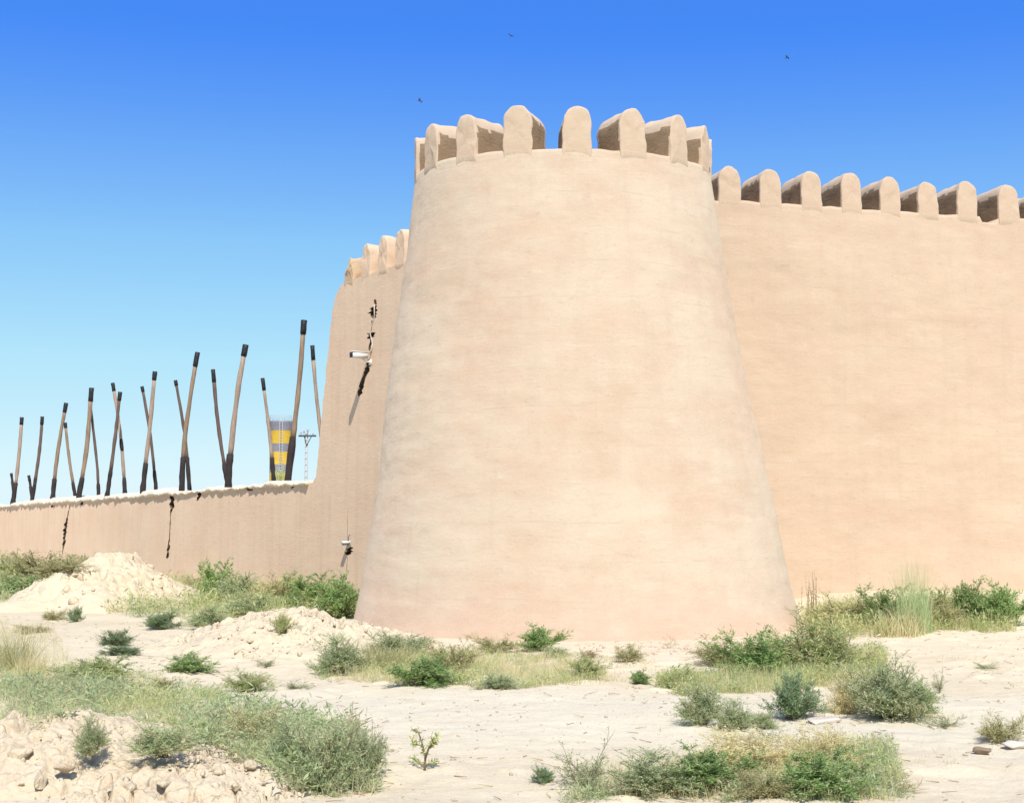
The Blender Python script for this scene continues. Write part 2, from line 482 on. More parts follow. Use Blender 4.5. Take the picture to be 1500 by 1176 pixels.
M['tar'] = mat_plain('black_tar', (0.018, 0.016, 0.018), 0.6, 0.5, 6.0, 0.01, 0.3)
M['char'] = mat_plain('charred_wood', (0.035, 0.027, 0.026), 0.85, 0.7, 5.0, 0.02, 0.2)
M['white_paint'] = mat_plain('white_paint', (0.72, 0.71, 0.68), 0.4, 0.08, 6.0)
M['dark_plastic'] = mat_plain('dark_plastic', (0.02, 0.02, 0.022), 0.4, 0.2)
M['grey_metal'] = mat_plain('grey_metal', (0.35, 0.36, 0.38), 0.5, 0.15)
M['concrete'] = mat_plain('pale_concrete', (0.40, 0.40, 0.40), 0.85, 0.15)
M['dark_iron'] = mat_plain('dark_iron', (0.06, 0.06, 0.065), 0.6, 0.2)
M['stone_white'] = mat_plain('white_stone', (0.62, 0.59, 0.56), 0.9, 0.2, 5, 0.02)
M['stone_pale'] = mat_plain('pale_stone', (0.52, 0.46, 0.40), 0.9, 0.25, 5, 0.02)
M['stone_brown'] = mat_plain('brown_stone', (0.22, 0.16, 0.11), 0.9, 0.3, 5, 0.02)
M['pebble'] = mat_plain('pebble', (0.44, 0.35, 0.25), 0.95, 0.45, 1.7)
M['feather'] = mat_plain('dark_feather', (0.045, 0.05, 0.07), 0.7, 0.3)

def mat_bands():
    m, n, l, b = nodes('banded_cladding')
    tc = n.new('ShaderNodeTexCoord').outputs['Object']
    sx = n.new('ShaderNodeSeparateXYZ'); l.new(tc, sx.inputs[0])
    r = n.new('ShaderNodeMapRange'); r.inputs['From Min'].default_value = 0; r.inputs['From Max'].default_value = 16.2
    l.new(sx.outputs[2], r.inputs['Value'])
    G, Y = (0.22, 0.22, 0.27), (0.62, 0.40, 0.035)
    # heights of the bands from the top down, as fractions of the drum
    edges = [1.0, 0.928, 0.810, 0.738, 0.622, 0.545, 0.430, 0.350, 0.235, 0.16, 0.05]
    cr = n.new('ShaderNodeValToRGB'); cr.color_ramp.interpolation = 'CONSTANT'
    el = cr.color_ramp.elements
    seq = edges[::-1]
    while len(el) < len(seq) - 1: el.new(0.5)
    for i, e in enumerate(el):
        e.position = seq[i]; e.color = (*((G if (len(seq) - 2 - i) % 2 == 0 else Y)), 1)
    l.new(r.outputs[0], cr.inputs[0])
    nz = noise_node(n, l, tc, 1.5, 5, 0.6)
    c = mixc(n, l, 0.3, cr.outputs[0], nz.outputs[0], 'OVERLAY')
    l.new(c, b.inputs['Base Color']); b.inputs['Roughness'].default_value = 0.6
    return m
M['bands'] = mat_bands()

# ------------------------------------------------------------------ ground
def axis(lo, hi, fine_lo, fine_hi, d, ratio=1.09):
    a = list(np.arange(fine_lo, fine_hi, d))
    s = d; x = a[-1]
    while x < hi: s *= ratio; x += s; a.append(x)
    s = d; x = a[0]; pre = []
    while x > lo: s *= ratio; x -= s; pre.append(x)
    return np.array(pre[::-1] + a)
gx = axis(-4000, 4000, -5.5, 8.5, 0.035)
gy = axis(-60, 5000, 7.6, 21.0, 0.04)
GX, GY = np.meshgrid(gx, gy, indexing='ij')
GZ = base_h(GX, GY)
ground = obj('ground', mesh_np('ground', np.stack([GX, GY, GZ], -1).reshape(-1, 3), grid_quads(len(gx), len(gy)), M['ground'], True))
tag(ground, 'pale dry earth with a worn dirt track in front of the fort', 'ground', kind='structure')

def build_heap(i, name, label, mat, step):
    cx, cy, rx, ry, h, ro, sh = HEAPS[i]
    xs = np.arange(cx - rx * 1.35, cx + rx * 1.35, step); ys = np.arange(cy - ry * 1.35, cy + ry * 1.35, step)
    X, Y = np.meshgrid(xs, ys, indexing='ij')
    hh = heap_h(i, X, Y)
    Z = base_h(X, Y) + np.where(hh > 0.0, hh, 0) - 0.03 * (1 - sstep(0.0, 0.03, hh)) - 0.02
    Z = Z + 0.02 * sstep(0.0, 0.06, hh)
    V = np.stack([X - cx, Y - cy, Z], -1).reshape(-1, 3)
    o = obj(name, mesh_np(name, V, grid_quads(len(xs), len(ys)), mat, False))
    o.location = (cx, cy, 0)
    return tag(o, label, 'heap')
build_heap(0, 'dirt_heap', 'tall conical heap of pale dirt in front of the low wall under the poles', M['heap_far'], 0.05)
build_heap(1, 'dirt_heap', 'low crumbly dirt heap beside the left foot of the round tower', M['heap_far'], 0.035)
build_heap(2, 'dirt_heap', 'heap of broken dried clods in the nearest corner at left', M['heap_near'], 0.013)
build_heap(3, 'dirt_heap', 'smaller clod heap beside the tall grey green weeds in front', M['heap_near'], 0.013)

# ------------------------------------------------------------------ fort: merlon mesh
def merlon_mesh(seed, wid=0.46, hgt=0.70, dep=0.75, sink=0.20, rough=0.012, broken=0.0, arch=0.30, curve=0.0, skin='plaster_crown', raw_shade=True):
    """front face at y=0 looking to -y, body runs to +y"""
    hw = wid / 2
    out = []
    hs = hgt - arch
    for z in np.linspace(-sink, hs, 8): out.append((-hw * (1 - 0.03 * max(z, 0)), z))
    for a in np.linspace(0, math.pi, 17)[1:-1]:
        out.append((-hw * 0.98 * math.copysign(abs(math.cos(a)) ** 0.85, math.cos(a)), hs + arch * abs(math.sin(a)) ** 0.95))
    for z in np.linspace(hs, -sink, 8): out.append((hw * (1 - 0.03 * max(z, 0)), z))
    out = np.array(out); n = len(out)
    cen = np.array([0, hgt * 0.45])
    rings = []
    rv = 0.018
    for sc in (0.03, 0.3, 0.6, 0.85): rings.append((cen + (out - cen) * sc, 0.0))
    def inset(d): 
        v = out - cen; L = np.linalg.norm(v, axis=1)[:, None]
        return out - v / L * d
    rings += [(inset(rv), 0.0), (inset(rv * 0.3), rv * 0.35), (out, rv)]
    for y in np.linspace(0.06, dep - 0.06, 9): rings.append((out, y))
    rings += [(out, dep - rv), (inset(rv), dep)]
    for sc in (0.85, 0.6, 0.3, 0.03): rings.append((cen + (out - cen) * sc, dep))
    V = np.concatenate([np.column_stack([r[:, 0], np.full(n, y), r[:, 1]]) for r, y in rings])
    # keep the bottom of the face straight
    N = np.stack([fbm(V[:, 0] * 7 + seed * 3.7, V[:, 1] * 7, V[:, 2] * 7 + 11 * q, 3) for q in range(3)], -1)
    V = V + N * rough
    V[:, 2] += 0.02 * fbm(V[:, 0] * 2 + seed, V[:, 1] * 2, 0.3, 2) * (V[:, 2] > hs * 0.5)
    # the face runs on into the wall below without a step
    fr = (1 - sstep(0.0, 0.25, V[:, 1]))
    V[:, 1] += fr * (0.05 * (1 - sstep(-0.20, -0.09, V[:, 2])) - N[:, 1] * rough * (1 - sstep(0.0, 0.15, V[:, 2])))
    V[:, 1] += curve * V[:, 0] ** 2
    # worn upper edges
    V[:, 2] -= 0.03 * np.maximum(0, fbm(V[:, 0] * 4 + seed * 1.3, V[:, 1] * 4, V[:, 2] * 4, 3)) * sstep(0.3, 0.6, V[:, 2])
    if broken:
        k = np.clip((V[:, 2] - hgt * 0.35) / (hgt * 0.65), 0, 1)
        V[:, 2] -= broken * k * (0.6 + 0.5 * vnoise(V[:, 0] * 6 + seed, V[:, 1] * 4))
    q = []
    m = len(rings)
    for i in range(m - 1):
        for k in range(n):
            q.append((i * n + k, i * n + (k + 1) % n, (i + 1) * n + (k + 1) % n, (i + 1) * n + k))
    q.append  # closed sides
    f = [np.array(q), ]
    caps = np.array([list(range(n))[::-1], [(m - 1) * n + k for k in range(n)]])
    qa = np.array(q)[:, ::-1]
    ctr = V[qa].mean(1)
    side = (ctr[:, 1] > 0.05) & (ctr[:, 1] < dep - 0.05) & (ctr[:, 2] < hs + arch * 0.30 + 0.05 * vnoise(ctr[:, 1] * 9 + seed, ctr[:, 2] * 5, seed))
    side = side & raw_shade
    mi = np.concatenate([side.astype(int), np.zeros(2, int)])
    return mesh_np('merlon', V, [qa, caps[:, ::-1]], [M[skin], M['shaded_raw_mud']], True, mi)

# ------------------------------------------------------------------ fort: round corner tower
TCX, TCY, TZ = 1.08, 23.5, 7.52
RB, RT = 3.72, 2.56
def tower_r(z):
    t = np.clip(z / TZ, -0.05, 1.1)
    return RB + (RT - RB) * t + 0.05 * np.exp(-np.maximum(z, 0) / 0.5) - 0.03 * np.sin(np.clip(t, 0, 1) * math.pi)
def tower_c(z):
    return -0.20 * np.clip(z / TZ, 0, 1)
tower = empty('corner_tower', (TCX, TCY, 0))
tag(tower, 'massive round tapering mud brick tower with a crown of rounded merlons', 'tower')
nth, nz_ = 360, 170
th = np.linspace(0, 2 * math.pi, nth, endpoint=False)
zz = np.linspace(-0.4, TZ, nz_)
TH, ZZ = np.meshgrid(th, zz, indexing='ij')
R = tower_r(ZZ)
cx3, cy3 = np.cos(TH) * 3, np.sin(TH) * 3
R = R + 0.035 * fbm(cx3 * 0.35, cy3 * 0.35, ZZ * 0.45, 3) + 0.006 * fbm(cx3 * 1.2, cy3 * 1.2, ZZ * 5.0, 3) + 0.004 * fbm(cx3 * 5, cy3 * 5, ZZ * 6, 2)
topw = 0.018 * fbm(cx3 * 2.2, cy3 * 2.2, 5.0, 2)
ZZ2 = ZZ + (topw + 0.12 * np.cos(TH) ** 2) * sstep(TZ - 1.5, TZ, ZZ)
V = np.stack([tower_c(ZZ) + np.cos(TH) * R, np.sin(TH) * R, ZZ2], -1).reshape(-1, 3)
q = grid_quads(nth, nz_, True)
# wall head: a rounded lip then the walk behind the parapet
extra = []; base = len(V)
Vr = V.reshape(nth, nz_, 3)[:, -1]
cen = np.array([tower_c(TZ), 0.0, 0.0])
rings = []
for dr, dz in ((0.02, 0.012), (0.4, 0.02), (0.78, 0.0), (0.80, -0.75), (2.45, -0.75)):
    d = Vr - cen; L = np.hypot(d[:, 0], d[:, 1])[:, None]
    p = Vr.copy(); p[:, :2] = cen[:2] + d[:, :2] / L * (L - dr); p[:, 2] = Vr[:, 2] + dz
    rings.append(p)
V = np.vstack([V] + rings)
idx = [np.arange(nth) * nz_ + nz_ - 1] + [base + k * nth + np.arange(nth) for k in range(len(rings))]
q2 = np.concatenate([np.stack([a, np.roll(a, -1), np.roll(b, -1), b], -1) for a, b in zip(idx[:-1], idx[1:])])
cap = idx[-1][None, :]
obj('tower_wall', mesh_np('tower_wall', V, [np.concatenate([q, q2]), cap], M['plaster'], True), tower)
rnd = random.Random(5)
for k in range(-7, 8):
    a = math.radians(3.0 + k * 21.18)             # 0 faces the camera, + to the right
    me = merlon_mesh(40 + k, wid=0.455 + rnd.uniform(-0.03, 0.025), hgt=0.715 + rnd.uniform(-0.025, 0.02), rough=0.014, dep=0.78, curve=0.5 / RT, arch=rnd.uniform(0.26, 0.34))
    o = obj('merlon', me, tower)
    ux, uy = math.sin(a), -math.cos(a)
    rr = float(tower_r(TZ) + 0.035 * fbm(ux * 3 * 0.35, uy * 3 * 0.35, TZ * 0.45, 3)) + 0.020
    o.location = (tower_c(TZ) + ux * rr, uy * rr, TZ + 0.12 * math.sin(a) ** 2 - 0.004)
    o.rotation_euler = (rnd.uniform(-0.012, 0.012), rnd.uniform(-0.025, 0.025), a)

# ------------------------------------------------------------------ fort: long right wall
RA = np.array([4.1, 26.0]); RD = np.array([0.9706, 0.2413]); RN = np.array([0.2413, -0.9706])
def right_s(px, py):
    dx, dy, dz = ray(px, py)
    # |(dx t,dy t) - RA| . RN = 0
    t = RA @ RN / (dx * RN[0] + dy * RN[1])
    p = np.array([dx * t, dy * t]); return float((p - RA) @ RD), float(CAM_Z + dz * t)
RZ = 7.90
rw = empty('mud_wall', (RA[0], RA[1], 0), math.atan2(RD[1], RD[0]))
tag(rw, 'high sunlit mud brick wall with rounded merlons running right from the tower', 'wall')
s_ax = np.arange(-3.2, 15.0, 0.06); z_ax = np.linspace(-0.4, RZ, 150)
S, Zg = np.meshgrid(s_ax, z_ax, indexing='ij')
dp = -0.35 * (1 - Zg / RZ) - 0.05 * fbm(S * 0.35, 3.0, Zg * 0.4, 3) - 0.006 * fbm(S * 1.2, 8.0, Zg * 5, 3) - 0.004 * fbm(S * 5, 1.0, Zg * 6, 2)
Zt = Zg + 0.025 * fbm(S * 2.3, 0.5, 0.5, 3) * sstep(RZ - 0.5, RZ, Zg)
nl, nr2 = right_s(1441, 322)[0], right_s(1462, 322)[0]
notch = (sstep(nl - 0.05, nl, S) * (1 - sstep(nr2, nr2 + 0.05, S))) * sstep(RZ - 0.35, RZ, Zg)
Zt = Zt - 0.12 * notch
V = np.stack([S, dp, Zt], -1)
nS, nZ = len(s_ax), len(z_ax)
topl = V[:, -1].copy()
add = []
for dy_, dz_ in ((0.02, 0.01), (0.4, 0.015), (0.97, 0.0), (0.99, -0.8), (2.2, -0.8)):
    p = topl.copy(); p[:, 1] += dy_; p[:, 2] += dz_; add.append(p)
p = topl.copy(); p[:, 1] += 2.2; p[:, 2] = -0.4; add.append(p)
Vall = np.concatenate([V] + [a[:, None, :] for a in add], axis=1)
nA = Vall.shape[1]
q = grid_quads(nS, nA)
ends = np.array([list(range(nA))[::-1], [(nS - 1) * nA + k for k in range(nA)]])
obj('wall_face', mesh_np('wall_face', Vall.reshape(-1, 3), [q, ends], M['plaster_warm'], True), rw)
mpx = [(1068, 240), (1128, 244), (1188, 250), (1246, 254), (1303, 258), (1360, 262), (1418, 265), (1478, 270)]
ss = [right_s(a, b)[0] for a, b in mpx]
sp = (ss[-1] - ss[0]) / 7
for i in range(-3, 15):
    if i < len(ss) and i >= 0: s = ss[i]
    elif i < 0: s = ss[0] + sp * i
    else: s = ss[-1] + sp * (i - 7)
    if s > 14.6: break
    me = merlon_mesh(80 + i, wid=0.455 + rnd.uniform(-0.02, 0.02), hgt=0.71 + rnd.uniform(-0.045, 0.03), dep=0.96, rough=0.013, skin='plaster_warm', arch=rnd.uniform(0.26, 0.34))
    o = obj('merlon', me, rw)
    o.location = (s, -0.05 * float(fbm(s * 0.35, 3.0, RZ * 0.4, 3)) - 0.012, RZ - 0.004)
    o.rotation_euler = (0, rnd.uniform(-0.025, 0.025), 0)

# ------------------------------------------------------------------ fort: left wall (low stretch, high stub by the tower)
LO = np.array([-4.64, 32.0]); LD = np.array([-19.4, 32.0]) / math.hypot(19.4, 32.0); LN = np.array([-LD[1], LD[0]])   # LN faces the viewer
def left_sz(px, py, off=0.0):
    """pixel -> (s, z) on the wall plane moved inwards by off"""
    dx, dy, dz = ray(px, py)
    P = LO - LN * off
    t = (P @ LN) / (dx * LN[0] + dy * LN[1])
    p = np.array([dx * t, dy * t])
    return float((p - LO) @ LD), float(CAM_Z + dz * t)
# local frame: x along the wall towards the tower, y inwards, z up
lw_rot = math.atan2(-LD[1], -LD[0])
lw = empty('mud_wall', (LO[0], LO[1], 0), lw_rot)
tag(lw, 'low cracked mud wall left of the tower stepping up to a high crenellated stub', 'wall')
ZHI = 7.1
prof = []
low_top = [left_sz(x, y) for x, y in ((0, 742), (120, 733), (250, 723), (370, 713), (458, 707))]
s_far = 75.0
prof_top = [(s_far, 2.38)] + [(s, z) for s, z in low_top]
rise = [left_sz(x, y) for x, y in ((463, 698), (466, 668), (470, 622), (475, 570), (480, 520), (486, 462), (490, 440), (495, 426), (501, 416))]
prof_top += rise + [(rise[-1][0] - 0.05, ZHI), (-9.0, ZHI)]
outline = [(-9.0, -0.4), (s_far, -0.4)] + prof_top
# densify the low top so that it can be uneven
dens = []
rg = np.random.default_rng(3)
for (a, b) in zip(outline, outline[1:] + outline[:1]):
    dens.append(a)
    L = math.hypot(b[0] - a[0], b[1] - a[1])
    if b in rise or a in rise:
        k = max(2, int(L / 0.12))
        for j in range(1, k):
            t = j / k
            dens.append((a[0] + (b[0] - a[0]) * t + rg.uniform(-0.035, 0.035), a[1] + (b[1] - a[1]) * t))
    elif min(a[1], b[1]) > 1 and L > 0.5:
        k = int(L / 0.3)
        for j in range(1, k):
            t = j / k
            dens.append((a[0] + (b[0] - a[0]) * t, a[1] + (b[1] - a[1]) * t + rg.uniform(-0.02, 0.02)))
THK = 1.3
n = len(dens)
Vf = np.array([(-s, 0.0, z) for s, z in dens]); Vb = Vf + np.array([0, THK, 0])
me = bpy.data.meshes.new('wall_face')
me.from_pydata([tuple(v) for v in np.vstack([Vf, Vb])], [], [tuple(range(n)), tuple(range(2 * n - 1, n - 1, -1))] + [(i, i + n, (i + 1) % n + n, (i + 1) % n) for i in range(n)])
import bmesh
bm = bmesh.new(); bm.from_mesh(me); bmesh.ops.recalc_face_normals(bm, faces=bm.faces); bm.to_mesh(me); bm.free()
me.materials.append(M['plaster_brightened']); me.materials.append(M['crack_shade_mud'])
face = obj('wall_face', me, lw)

def crack_cutter(pts, widths, depth=0.4, seed=0, sub=5):
    """jagged prism through the wall face; pts are photo pixels down the crack"""
    rg = np.random.default_rng(seed)
    P = [left_sz(x, y) for x, y in pts]
    L, Rr = [], []
    for i in range(len(P) - 1):
        for j in range(sub):
            t = j / sub
            s = P[i][0] + (P[i + 1][0] - P[i][0]) * t; z = P[i][1] + (P[i + 1][1] - P[i][1]) * t
            wd = 1.7 * (widths[i] + (widths[i + 1] - widths[i]) * t) * rg.uniform(0.6, 1.3)
            o_ = rg.uniform(-0.25, 0.25) * wd
            L.append((-s - wd / 2 + o_, z + rg.uniform(-0.01, 0.01))); Rr.append((-s + wd / 2 + o_, z + rg.uniform(-0.01, 0.01)))
    L.append((-P[-1][0] - 0.004, P[-1][1])); Rr.append((-P[-1][0] + 0.004, P[-1][1]))
    V = []
    for (a, b), (c, d) in zip(L, Rr):
        V += [(a, -0.1, b), (c, -0.1, d), (c, depth, d), (a, depth, b)]
    m = len(L); f = []
    for i in range(m - 1):
        for k in range(4):
            f.append((i * 4 + k, i * 4 + (k + 1) % 4, (i + 1) * 4 + (k + 1) % 4, (i + 1) * 4 + k))
    f += [(3, 2, 1, 0), tuple((m - 1) * 4 + k for k in range(4))]
    return V, f

cuts = [
    (([ (102, 741), (99, 757), (96, 768), (95, 782), (93, 797), (91, 814)]), [0.03, 0.10, 0.30, 0.30, 0.22, 0.05], 0.5),
    (([ (253, 722), (252, 738), (249, 756)]), [0.24, 0.26, 0.04], 0.6),
    (([ (250, 750), (249, 770), (248, 790), (246, 806), (245, 819)]), [0.03, 0.06, 0.05, 0.17, 0.10], 0.5),
    (([ (294, 720), (291, 727), (288, 734)]), [0.20, 0.24, 0.03], 0.4),
    (([ (362, 714), (364, 717), (369, 719)]), [0.26, 0.24, 0.1], 0.4),
    (([ (434, 708), (430, 712), (427, 716)]), [0.14, 0.12, 0.04], 0.3),
    (([ (78, 740), (75, 744)]), [0.3, 0.2], 0.3),
    (([ (120, 735), (119, 740)]), [0.25, 0.2], 0.3),
    (([ (547, 449), (548, 456), (547, 467)]), [0.17, 0.24, 0.14], 0.5),
    (([ (545, 470), (543, 486)]), [0.03, 0.04], 0.3),
    (([ (544, 487), (543, 492), (542, 496)]), [0.18, 0.25, 0.16], 0.5),
    (([ (543, 497), (541, 515)]), [0.05, 0.07], 0.3),
    (([ (549, 438), (550, 447)]), [0.05, 0.10], 0.3),
    (([ (513, 801), (511, 806), (510, 813)]), [0.13, 0.19, 0.14], 0.5),
    (([ (499, 852), (503, 855), (508, 859)]), [0.14, 0.12, 0.3], 0.5),
    (([ (541, 530), (537, 541), (531, 560), (525, 581)]), [0.13, 0.155, 0.15, 0.12], 0.6),
    (([ (510, 745), (509, 765), (509, 790)]), [0.006, 0.010, 0.008], 0.1),
    (([ (509, 815), (507, 850)]), [0.012, 0.02], 0.1),
]
cut_bm = bmesh.new()
cv, cf = [], []
cutters = []
for i, (pts, wd, dpt) in enumerate(cuts):
    Vc, fc = crack_cutter(pts, wd, dpt, seed=i)
    mc = bpy.data.meshes.new('cutter'); mc.from_pydata(Vc, [], fc)
    b_ = bmesh.new(); b_.from_mesh(mc); bmesh.ops.recalc_face_normals(b_, faces=b_.faces); b_.to_mesh(mc); b_.free()
    mc.materials.append(M['plaster_brightened']); mc.materials.append(M['crack_shade_mud'])
    for p_ in mc.polygons: p_.material_index = 1
    oc = obj('cutter', mc, lw); cutters.append(oc)
    md = face.modifiers.new('cut', 'BOOLEAN'); md.operation = 'DIFFERENCE'; md.solver = 'EXACT'; md.object = oc
cut_bm.free()
bpy.context.view_layer.update()
dg = bpy.context.evaluated_depsgraph_get()
newme = bpy.data.meshes.new_from_object(face.evaluated_get(dg))
face.modifiers.clear()
face.data = newme; newme.name = 'wall_face'
for oc in cutters:
    bpy.data.objects.remove(oc)

# uneven pale coping along the low stretch
cs = np.arange(0.3, 70, 0.10)
ring = np.array([(-0.05, -0.05), (-0.06, 0.03), (-0.02, 0.10), (0.2, 0.15), (0.65, 0.17), (1.1, 0.13), (1.35, 0.02), (1.34, -0.06)])
lt = np.array(prof_top[:6]); order = np.argsort(lt[:, 0])
ztop = np.interp(cs, lt[order, 0], lt[order, 1])
hvar = 0.72 + 0.55 * fbm(cs * 0.45, 0.3, 0.1, 3) + 0.35 * np.maximum(0, vnoise(cs * 0.21, 4.4))
hvar = np.clip(hvar * 1.5 - 0.40, 0.06, 1.9)
V = np.stack([np.repeat(-cs[:, None], 8, 1), np.repeat(ring[None, :, 0], len(cs), 0), ztop[:, None] + ring[None, :, 1] * np.where(ring[None, :, 1] > 0, hvar[:, None], 1)], -1)
jit = np.stack([fbm(V[..., 0] * 3 + 9 * k, V[..., 1] * 6, V[..., 2] * 6, 3) + 0.6 * vnoise(V[..., 0] * 9 + 5 * k, V[..., 1] * 9, V[..., 2] * 9) for k in range(3)], -1)
V = V + jit * np.array([0.04, 0.04, 0.05])
q = grid_quads(len(cs), 8)
q = np.concatenate([q, np.stack([np.arange(len(cs) - 1) * 8 + 7, (np.arange(len(cs) - 1) + 1) * 8 + 7, (np.arange(len(cs) - 1) + 1) * 8, np.arange(len(cs) - 1) * 8], -1)])
obj('coping', mesh_np('coping', V.reshape(-1, 3), [q, np.array([list(range(8)), [(len(cs) - 1) * 8 + k for k in range(8)][::-1]])], M['coping'], False), lw)
for px, hh, br in ((586, 0.72, 0), (561, 0.72, 0), (536, 0.70, 0), (511, 0.62, 0.28)):
    s, _ = left_sz(px, 385)
    o = obj('merlon', merlon_mesh(int(px), wid=0.44, hgt=hh, dep=0.8, rough=0.02 if br == 0 else 0.035, broken=br, skin='plaster_brightened' if br == 0 else 'rough_mud', raw_shade=False), lw)
    o.location = (-s, -0.006, ZHI)

def left_world(s, z, out=0.0):
    p = LO + LD * s + LN * out
    return np.array([p[0], p[1], z])

# ------------------------------------------------------------------ security camera and lower fixture on the left wall
s, z = left_sz(543, 524)
base = left_world(s, z, 0.0)
sc_root = empty('security_camera', base, math.atan2(LN[1], LN[0]))   # local +x points out of the wall
tag(sc_root, 'white box security camera jutting out of the high wall stub left of the tower', 'camera')
mb = MB(); mb.box((0.27, 0, 0.035), (0.36, 0.13, 0.12)); mb.build('housing', M['white_paint'], sc_root)
mb = MB(); mb.box((0.255, 0, 0.104), (0.42, 0.16, 0.012)); mb.build('sun_shield', M['white_paint'], sc_root)
mb = MB(); mb.box((0.462, 0, 0.035), (0.025, 0.115, 0.105)); mb.tube([(0.47, 0, 0.035), (0.485, 0, 0.035)], 0.035, 12); mb.build('lens', M['dark_plastic'], sc_root)
mb = MB(); mb.tube([(0.0, 0, -0.10), (0.12, 0, -0.085), (0.2, 0, -0.03)], 0.022, 8); mb.box((0.008, 0, -0.10), (0.016, 0.12, 0.12)); mb.build('bracket', M['white_paint'], sc_root)
s0, z0 = left_sz(550, 448); 
pc = MB()
cpts = []
for t in np.linspace(0, 1, 14):
    px = 549 - 6 * t + 2.0 * math.sin(t * 9); py = 446 + 72 * t
    s_, z_ = left_sz(px, py); cpts.append(left_world(s_, z_, 0.015 + 0.012 * math.sin(t * 14)))
pc.tube(cpts, 0.014, 6)
tag(pc.build('cable', M['stone_pale']), 'pale loose cable hanging from the wall hole to the security camera', 'cable')
s, z = left_sz(512, 796)
lf = empty('wall_lamp', left_world(s, z, 0), math.atan2(LN[1], LN[0]))
tag(lf, 'small weathered lamp fixture low on the wall left of the tower', 'lamp')
mb = MB(); mb.box((0.012, 0, 0), (0.024, 0.14, 0.16)); mb.build('back_plate', M['grey_metal'], lf)
mb = MB(); mb.box((0.10, 0, 0.03), (0.16, 0.15, 0.05)); mb.build('hood', M['white_paint'], lf)
mb = MB(); mb.box((0.10, 0, -0.018), (0.12, 0.11, 0.042)); mb.build('bulb_box', M['grey_metal'], lf)
mb = MB(); mb.tube([(0.05, 0.05, 0.06), (0.06, 0.06, 0.14), (0.03, 0.08, 0.2)], 0.008, 6); mb.build('wire', M['dark_plastic'], lf)

# ------------------------------------------------------------------ leaning poles on the low wall
# top px, bottom px, thickness px, black tip length px, black foot from (py), wood, offset into the wall, label
POLES = [
    ((32, 611), (17.5, 741), 5.0, 11, 708, 'wood_pale', 0.25, 'leftmost tall wooden pole on the low wall, tipped black and leaning right'),
    ((62, 610), (45, 739), 4.6, 12, 702, 'wood_dark', 0.25, 'dark slim wooden pole, second tall one from the left end of the row'),
    ((97, 590), (77, 734), 5.4, 14, 702, 'wood', 0.25, 'orange brown pole whose upper part meets a thin pole to form a narrow A'),
    ((95.5, 619), (110.5, 729), 4.2, 8, 707, 'wood', 1.0, 'thin brown pole with leftward lean propped against the orange brown one'),
    ((134, 568), (115, 730), 6.4, 20, 701, 'wood', 0.25, 'thick brown pole with long black tip sharing an apex with a thin grey pole'),
    ((132, 590), (144.5, 722), 4.0, 6, 709, 'wood_dark', 1.0, 'thin grey pole behind the thick one at their shared apex'),
    ((165, 561), (182.5, 723), 4.8, 12, 700, 'wood_pale', 1.0, 'pale pole leaning left with a black patch below its crossing with a darker one'),
    ((176, 574), (157, 724), 5.2, 13, 688, 'wood_dark', 0.25, 'dark pole leaning right across the pale patchy pole'),
    ((208, 566), (228, 718), 4.6, 8, 690, 'wood_dark', 1.0, 'dark reddish pole leaning left across a pale pole with a heavy charred foot'),
    ((227, 544), (209, 719), 6.0, 13, 679, 'wood_pale', 0.25, 'pale whitish pole leaning right with a heavy charred foot'),
    ((257, 557), (277, 714), 4.8, 8, 671, 'wood_dark', 1.0, 'short dark pole forming a V with the pole to its right above the forked crack'),
    ((289.5, 516), (266, 715), 6.6, 21, 671, 'wood', 0.25, 'tall brown pole leaning right in the V above the forked crack'),
    ((312, 541), (334, 710), 5.6, 19, 680, 'wood_dark', 1.0, 'dark slender pole forming the left arm of the wide V in mid row'),
    ((360, 505), (336, 711), 7.8, 17, 666, 'wood_pale', 0.25, 'stout pale pole forming the right arm of the wide V in mid row'),
    ((384.5, 554), (401, 706), 5.2, 18, 671, 'wood_pale', 1.0, 'pale slim pole standing just left of the yellow banded silo'),
    ((445.5, 469), (421, 704), 8.0, 21, 641, 'wood', 0.25, 'tallest and thickest pole, crossing in front of the yellow banded silo'),
    ((457.5, 506), (480, 700), 5.6, 22, 690, 'wood_pale', 1.45, 'pole partly hidden behind the high wall stub beside the utility pole'),
    ((16.5, 693), (21, 741), 3.6, 5, 705, 'char', 0.5, 'short charred stick crossing the foot of the leftmost tall pole'),
    ((42, 696), (47, 739), 3.8, 9, 712, 'char', 0.5, 'short charred stick crossing the foot of the second tall pole'),
]
